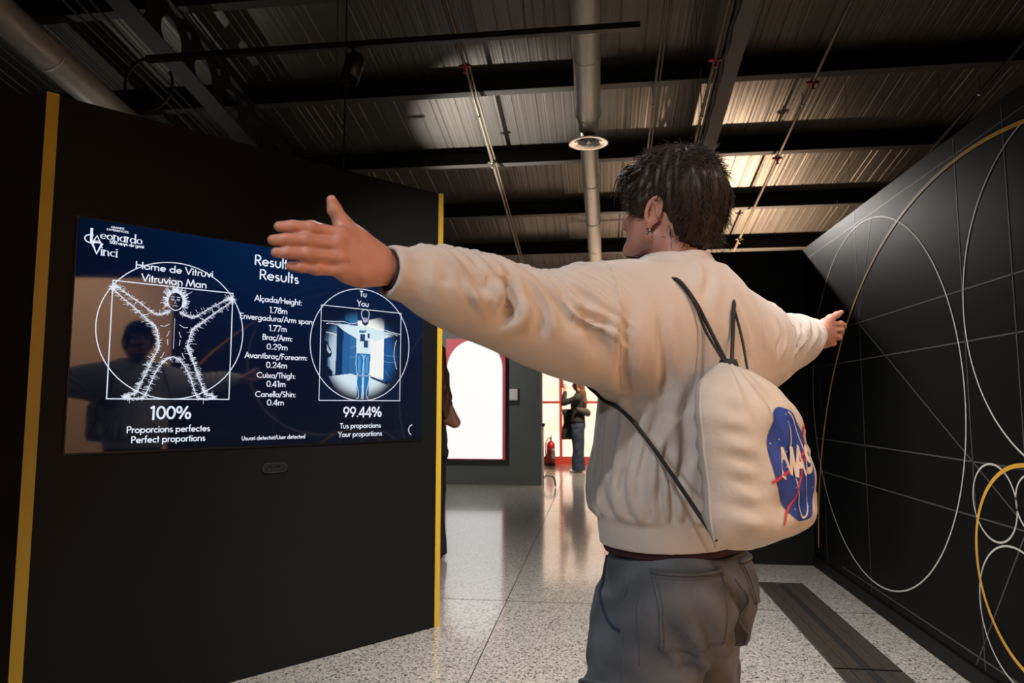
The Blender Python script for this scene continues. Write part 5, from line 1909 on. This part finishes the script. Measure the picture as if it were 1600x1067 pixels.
def bag_pt(s, v, side, off=0.0):
    """s -1..1 across, v 0..1 bottom to cinch; side -1 = away from his back"""
    wid = smooth_interp(v, [0, .06, .3, .6, .78, .90, .97, 1.0], [.176, .186, .190, .186, .166, .118, .050, .016])
    cx = smooth_interp(v, [0, .5, .8, 1], [BX, BX, BX - .02, BXT])
    cy = smooth_interp(v, [0, .4, .8, 1], [BY - .01, BY, BY + .012, BY + .03])
    th = smooth_interp(v, [0, .05, .25, .55, .8, .95, 1], [.012, .056, .084, .080, .068, .036, .012]) * (1.0 if side < 0 else .62)
    ed = np.maximum(1 - np.abs(s) ** 2.6, 0) ** .62
    z = smooth_interp(v, [0, .9, 1.0], [.968, 1.245, 1.282]) - .030 * (1 - v) ** 3 * (1 - s * s) - .012 * (1 - v) ** 6 * np.abs(s)
    x = cx + s * wid
    y = cy + side * th * ed
    # gathers at the top, soft dents below
    gath = np.clip((v - .62) / .35, 0, 1)
    y = y + side * ed * (.007 * gath * (1 - gath * .5) * np.sin(s * 16 + 2 * np.sin(s * 5 + v * 4)) + .0040 * np.sin(s * 5.1 + v * 9) * np.sin(v * 9 + s * 3 + side) + .0022 * np.sin(s * 17 - v * 6) * np.sin(v * 13 + 5 * s))
    y = y + side * .004 * np.exp(-((np.abs(s) - .80) / .12) ** 2) * np.sin(v * 46 + s * 6) * np.clip((.9 - v) / .2, 0, 1)
    tilt = BT
    xr, yr = x - BX, y - BY
    x2 = BX + xr * math.cos(tilt) - yr * math.sin(tilt)
    y2 = BY + xr * math.sin(tilt) + yr * math.cos(tilt)
    return np.stack([x2 + off * math.sin(tilt) * 1.0, y2 - off * math.cos(tilt), z + 0 * x2], -1)


BX, BY, BXT, BT = -.055, -.215, -.10, R(4)
sg, vg_ = np.meshgrid(np.sin(np.linspace(-PI / 2, PI / 2, NS + 1)), np.linspace(0, 1, NV + 1))
m = MB()
m.grid(bag_pt(sg, vg_, -1))
m.grid(bag_pt(sg, vg_, 1), flip=True)
bo = m.build('bag_body', M['bag'], bag, True)
bm = bmesh.new(); bm.from_mesh(bo.data); bmesh.ops.remove_doubles(bm, verts=bm.verts, dist=.0004); bmesh.ops.recalc_face_normals(bm, faces=bm.faces); bm.to_mesh(bo.data); bm.free()
bo.data.polygons.foreach_set('use_smooth', np.ones(len(bo.data.polygons), dtype=bool))
# side seams
for s in (-1, 1):
    vv = np.linspace(0.0, .93, 40)
    MB().tube(bag_pt(np.full(40, s * .999), vv, -1), .0026, 6).build('side_seam', M['bag'], bag, True)


# emblem printed on the outer face, laid out in face coordinates (metres from its centre)
ES, EV, ER = -.02, .45, .094


def emb(x, z, off): return bag_pt(ES + np.asarray(x) / .194, EV + np.asarray(z) / .300, -1, off)


rr_, aa_ = np.meshgrid(np.linspace(0.0, 1, 18), np.linspace(0, 2 * PI, 73))
D = emb(ER * rr_ * np.cos(aa_), ER * rr_ * np.sin(aa_), .0016)
eo = MB().grid(D).build('emblem', M['logo_blue'], bag, True)


def emb_ribbon(name, pts, w, mat, off):
    v, f = ribbon2(pts, w)
    return link(name, emb(v[:, 0], v[:, 1], off), f, mat, eo, True)


a = R(28)
t = np.linspace(0, 2 * PI * .90, 60) + 2.2
ex, ez = .030 * np.cos(t), .088 * np.sin(t)
emb_ribbon('orbit_line', np.c_[ex * math.cos(-R(8)) - ez * math.sin(-R(8)) + .012, ex * math.sin(-R(8)) + ez * math.cos(-R(8)) - .002], .0034, M['logo_white'], .0022)
emb_ribbon('swoosh', smooth2([(-.103, -.030), (-.05, -.012), (.0, -.002), (.05, .022), (.100, .062)], 14), .0050, M['logo_red'], .0026)
emb_ribbon('swoosh', smooth2([(-.082, -.094), (-.035, -.055), (.01, -.018), (.05, .014), (.100, .062)], 14), .0042, M['logo_red'], .0024)
v, f = text_geo('MAS', -.072, .066, -.020, .045, w=.26, slant=.18)
# letters follow the curved face: cut long strokes
link('letters', emb(np.array(v)[:, 0], np.array(v)[:, 1], .0034), f, M['logo_white'], eo, True)
g = np.random.default_rng(5)
st = MB()
for _ in range(14):
    a_, r_ = g.uniform(0, 2 * PI), ER * math.sqrt(g.uniform(.1, .85))
    c_ = np.array((r_ * math.cos(a_), r_ * math.sin(a_)))
    q = [c_ + .0016 * np.array((math.cos(k * PI / 3), math.sin(k * PI / 3))) for k in range(6)]
    st.add(emb([p[0] for p in q], [p[1] for p in q], .0020).tolist(), [tuple(range(6))])
st.build('star', M['logo_white'], eo)

# cords
cin = bag_pt(np.array([0.0]), np.array([.985]), -1)[0] * .5 + bag_pt(np.array([0.0]), np.array([.985]), 1)[0] * .5
MB().lathe([(.0, -.012), (.017, -.011), (.019, 0), (.016, .012), (.0, .014)], 16, Matrix.Translation(Vector(cin))).build('cord_stop', M['cord'], bag, True)


def lay_cord(pts, r=.0031, off=.003, name='strap', under=()):
    q = smooth2(pts, 10) if len(pts) > 2 else np.linspace(pts[0], pts[1], 16)
    out = []
    for p in q:
        c, nrm, i, d = shirt_tree.find_nearest(Vector(p))
        v_ = Vector(p) - c
        hid = any((Vector(p) - Vector(q_)).length < rad for q_, rad in under)
        if hid: p = c - nrm * .012
        elif v_.dot(nrm) < off: p = c + nrm * off
        out.append(Vector(p))
    for _ in range(3):
        out = [out[0]] + [(out[i - 1] + out[i] * 2 + out[i + 1]) / 4 for i in range(1, len(out) - 1)] + [out[-1]]
    return MB().tube(out, r, 8).build(name, M['cord'], bag, True)


cx_, cy_, cz_ = cin
bl = bag_pt(np.array([-.99]), np.array([.03]), -1)[0]
br = bag_pt(np.array([.99]), np.array([.03]), -1)[0]
STRAPS = [
    [(cx_, cy_, cz_), (-.115, -.162, 1.355), (-.146, -.152, 1.405), (-.174, -.122, 1.456), (-.172, -.05, 1.48), (-.165, .03, 1.455), (-.165, .10, 1.38), (-.19, .11, 1.28), (-.215, .06, 1.235), (-.225, -.02, 1.20), (-.205, -.09, 1.12), tuple(bl)],
    [(cx_ - .014, cy_ - .004, cz_), (-.128, -.164, 1.345), (-.150, -.154, 1.402), (-.170, -.125, 1.45)],
    [(cx_ + .012, cy_, cz_), (-.035, -.168, 1.336), (-.020, -.164, 1.400), (.05, -.13, 1.46), (.140, -.05, 1.48), (.150, .03, 1.475), (.165, .10, 1.38), (.19, .11, 1.28), (.225, .06, 1.20), (.225, -.03, 1.14), (.19, -.12, 1.07), tuple(br)],
    [(cx_ + .055, cy_ - .01, cz_ - .012), (-.018, -.18, 1.330), (-.019, -.166, 1.392)],
]
for i_, s_ in enumerate(STRAPS): lay_cord(s_, r=.0040 if i_ in (0, 2) else .0028, under=[((-.170, -.04, 1.475), .088), ((.08, -.09, 1.48), .118)])

# ------------------------------------------------------------------ visitors in the background
def visitor(loc, rotz, label, arms, top, pants, hair, shoe, sleeves, h=.010):
    """own frame: y the way the person faces; arms: list of joint chains"""
    o = empty('person', loc, rotz)
    tag(o, label, 'person')
    f = Field((-.45, -.35, .0), (.45, .60, 1.72), h)
    f.ell((0, .0, 1.575), (.070, .088, .095), k=.02)
    f.ell((0, .035, 1.53), (.052, .055, .065), k=.02)
    f.cone((0, .085, 1.57), (0, .105, 1.545), .010, .012, k=.012)
    f.cone((0, -.015, 1.38), (0, .0, 1.52), .048, .046, k=.02)
    f.loft(2, [(.82, 0, 0, .14, .10), (.92, 0, 0, .14, .10), (1.04, 0, .005, .125, .095), (1.20, 0, .01, .145, .10), (1.32, 0, .0, .17, .09), (1.39, 0, -.01, .11, .06)], k=.03)
    for s in (-1, 1):
        f.chain([(s * .075, 0, .84), (s * .08, .01, .48), (s * .075, -.02, .08)], [.068, .055, .036], k=.03)
    for ch in arms:
        f.chain(ch[:3], [.050, .044, .028], k=.02)
        w, t = np.array(ch[2], float), np.array(ch[3], float)
        d = t - w
        f.cone(w, w + d * .5, .026, .034, k=.012, flat=((1, 0, 0), .55))
        for q in range(4):
            b0 = w + d * .5 + np.array((0, (q - 1.5) * .017 if abs(d[2]) > abs(d[1]) else 0, (q - 1.5) * .017 if abs(d[2]) <= abs(d[1]) else 0))
            f.cone(b0, b0 + d * (.52 - .05 * abs(q - 1.3)), .009, .008, k=.004)
        f.cone(w + d * .2, w + d * .55 + np.array((0, -.04, 0)), .011, .009, k=.006)
    P, Q = f.mesh(2)
    link('body', P, Q, M['skin'], o, True)
    t = Field((-.45, -.35, .86), (.45, .60, 1.50), h)
    t.loft(2, [(.90, 0, 0, .178, .140), (.96, 0, 0, .172, .132), (1.06, 0, .005, .145, .115), (1.20, 0, .01, .16, .118), (1.32, 0, .0, .185, .106), (1.395, 0, -.01, .13, .075), (1.42, 0, -.01, .085, .065)], k=.03)
    for ch in arms:
        a_, b_, c_ = [np.array(q, float) for q in ch[:3]]
        if sleeves: t.chain([a_, b_, b_ + (c_ - b_) * .85], [.060, .050, .038], k=.03)
        else: t.cone(a_, a_ + (b_ - a_) * .45, .062, .056, k=.03)
    P, Q = t.mesh(2)
    P = P + normals(P, Q) * rnd_waves(P, 35, .004, 6, 8)[:, None]
    link('top', P, Q, top, o, True)
    j = Field((-.26, -.26, .02), (.26, .26, 1.02), h)
    j.loft(2, [(.80, 0, 0, .172, .130), (.90, 0, 0, .168, .128), (.99, 0, 0, .148, .112)], k=.03)
    for s in (-1, 1):
        j.loft(2, [(.035, s * .085, .0, .085, .115), (.45, s * .085, .0, .080, .098), (.70, s * .085, 0, .090, .115), (.84, s * .08, 0, .085, .12)], k=.03)
    P, Q = j.mesh(2)
    P = P + normals(P, Q) * rnd_waves(P, 28, .005, 6, 9, (1, 1, .5))[:, None]
    link('trousers', P, Q, pants, o, True)
    hf_ = Field((-.14, -.24, 1.02), (.14, .14, 1.72), h * .8)
    hf_.ell((0, -.012, 1.60), (.085, .100, .092), k=.02)
    hf_.chain([(0, -.055, 1.60), (0, -.095, 1.42), (0, -.125, 1.26), (0, -.13, 1.12)], [.085, .075, .062, .030], k=.04, flat=((0, 1, 0), .62))
    for s in (-1, 1): hf_.chain([(s * .06, .02, 1.60), (s * .075, -.02, 1.46), (s * .07, -.06, 1.34)], [.03, .03, .018], k=.03)
    hf_.ell((0, .095, 1.54), (.062, .062, .088), k=.012, op='s')
    P, Q = hf_.mesh(1)
    P = P + normals(P, Q) * (.005 * np.sin(np.arctan2(P[:, 0], P[:, 1] + .05) * 18 + 4 * np.sin(P[:, 2] * 14)) + rnd_waves(P, 60, .003, 6, 5))[:, None]
    link('hair', P, Q, hair, o, True)
    for s in (-1, 1):
        sh_ = Field((s * .08 - .07, -.14, -.004), (s * .08 + .07, .22, .12), h * .7)
        sh_.ell((s * .08, .07, .032), (.042, .095, .038), k=.03); sh_.ell((s * .08, -.04, .042), (.037, .055, .05), k=.03)
        P, Q = sh_.mesh(1); P[:, 2] = np.maximum(P[:, 2], .0)
        link('shoe', P, Q, shoe, o, True)
    return o


w1 = visitor((-.37, 12.5, 0), R(86), 'long haired woman in dark top and jeans photographing the glowing panels, arm raised',
             [[(-.17, -.01, 1.33), (-.15, .24, 1.24), (-.10, .22, 1.46), (-.09, .23, 1.60)], [(.17, -.01, 1.33), (.20, .02, 1.06), (.12, .22, 1.04), (.08, .32, 1.06)]],
             M['black_cloth'], M['denim_dark'], M['hair_long'], M['shoe'], True)
# she holds a phone; a jacket hangs over her arm
ph = MB().box(-.004, .004, -.036, .036, -.075, .075, .003).build('smartphone', M['black_plastic'], None)
ph.location = Vector((-.37, 12.5, 0)) + Matrix.Rotation(R(86), 3, 'Z') @ Vector((-.075, .265, 1.585)); ph.rotation_euler = (0, 0, R(86 + 80))
tag(ph, 'dark phone held up by the woman photographing the panels', 'phone')
jk = Field((-.16, -.14, .50), (.18, .42, 1.14), .010)
jk.loft(2, [(.58, .11, .22, .05, .085), (.70, .11, .20, .055, .115), (.90, .12, .17, .055, .10), (1.06, .12, .15, .05, .085)], k=.03)
jk.cone((.13, .24, 1.05), (.12, .25, .62), .045, .03, k=.03)
jk.cone((.15, .02, 1.08), (.12, .26, 1.08), .05, .055, k=.04)
P, Q = jk.mesh(2)
P = P + normals(P, Q) * (rnd_waves(P, 40, .006, 7, 12, (1, 1, .5)))[:, None]
jo = link('jacket', P, Q, M['black_cloth'], None, True)
jo.location = (-.37, 12.5, 0); jo.rotation_euler = (0, 0, R(86))
tag(jo, 'dark jacket hanging over the lower arm of the photographing woman', 'jacket')
bt = MB().tube([(-.215, .0, 1.12), (-.13, -.16, 1.08), (.05, -.175, 1.06), (.20, -.08, 1.06)], [.03, .055, .055, .03], 16)
bt.v = [(x, y, 1.08 + (z - 1.08) * 1.2) for x, y, z in bt.v]
bo_ = bt.build('waist_bag', M['olive_cloth'], None, True)
bo_.location = (-.37, 12.5, 0); bo_.rotation_euler = (0, 0, R(86))
tag(bo_, 'olive bag slung round the back of the photographing woman', 'bag')

w2 = visitor((-1.325, 5.32, 0), R(84), 'woman with long brown hair mostly hidden behind the yellow edge of the screen panel',
             [[(.17, -.01, 1.33), (.22, -.135, 1.06), (.14, .12, 1.14), (.10, .22, 1.20)], [(-.17, -.01, 1.33), (-.22, -.02, 1.05), (-.13, .20, 1.10), (-.10, .30, 1.14)]],
             M['black_cloth'], M['black_cloth'], M['hair_long'], M['black_plastic'], False)

# ------------------------------------------------------------------ fire extinguisher and chrome stand
fe = empty('fire_extinguisher', (-.955, 13.82, 0.0))
tag(fe, 'red fire extinguisher standing on the floor before the glowing panels', 'fire extinguisher')
MB().lathe([(0, .0), (.082, .0), (.088, .02), (.088, .40), (.078, .445), (.045, .475), (.022, .49), (.022, .50), (0, .50)], 32).build('cylinder', M['extinguisher_red'], fe, True)
MB().lathe([(.090, .0), (.092, .01), (.092, .055), (.090, .06)], 32).build('foot_ring', M['black_plastic'], fe, True)
vl = MB().lathe([(.0, .49), (.024, .49), (.026, .55), (.014, .57), (0, .57)], 16).build('valve', M['chrome'], fe, True)
MB().box(-.012, .012, -.02, .10, .575, .592, .004).box(-.010, .010, -.02, .085, .545, .556, .003).build('lever', M['black_plastic'], fe)
MB().tube([(0, -.02, .55), (-.05, -.06, .54), (-.098, -.06, .45), (-.105, -.02, .30), (-.098, .0, .16)], [.010, .010, .010, .010, .014], 8).build('hose', M['black_plastic'], fe, True)
lb = []
for z_ in (.14, .34):
    lb.append([(.0888 * math.cos(a), .0888 * math.sin(a), z_) for a in np.linspace(R(-80), R(10), 14)])
MB().grid(lb).build('label_plate', M['label_white'], fe, True)

cs = empty('chrome_stand', (-.79, 10.32, 0))
tag(cs, 'slim chrome stand with a bent tube foot at the end of the grey green wall', 'stand')
MB().tube([(-.035, 0, 0.0), (-.035, 0, .90)], .010, 10).build('pole', M['galvanised'], cs, True)
MB().box(-.06, -.01, -.02, .02, .885, .93, .004).build('head_clip', M['black_plastic'], cs)
MB().tube(smooth2([(-.035, 0, .10), (.0, -.03, .15), (.07, -.08, .155), (.125, -.12, .14), (.145, -.13, .08), (.155, -.135, .012)], 6), .013, 10).build('foot', M['chrome'], cs, True)
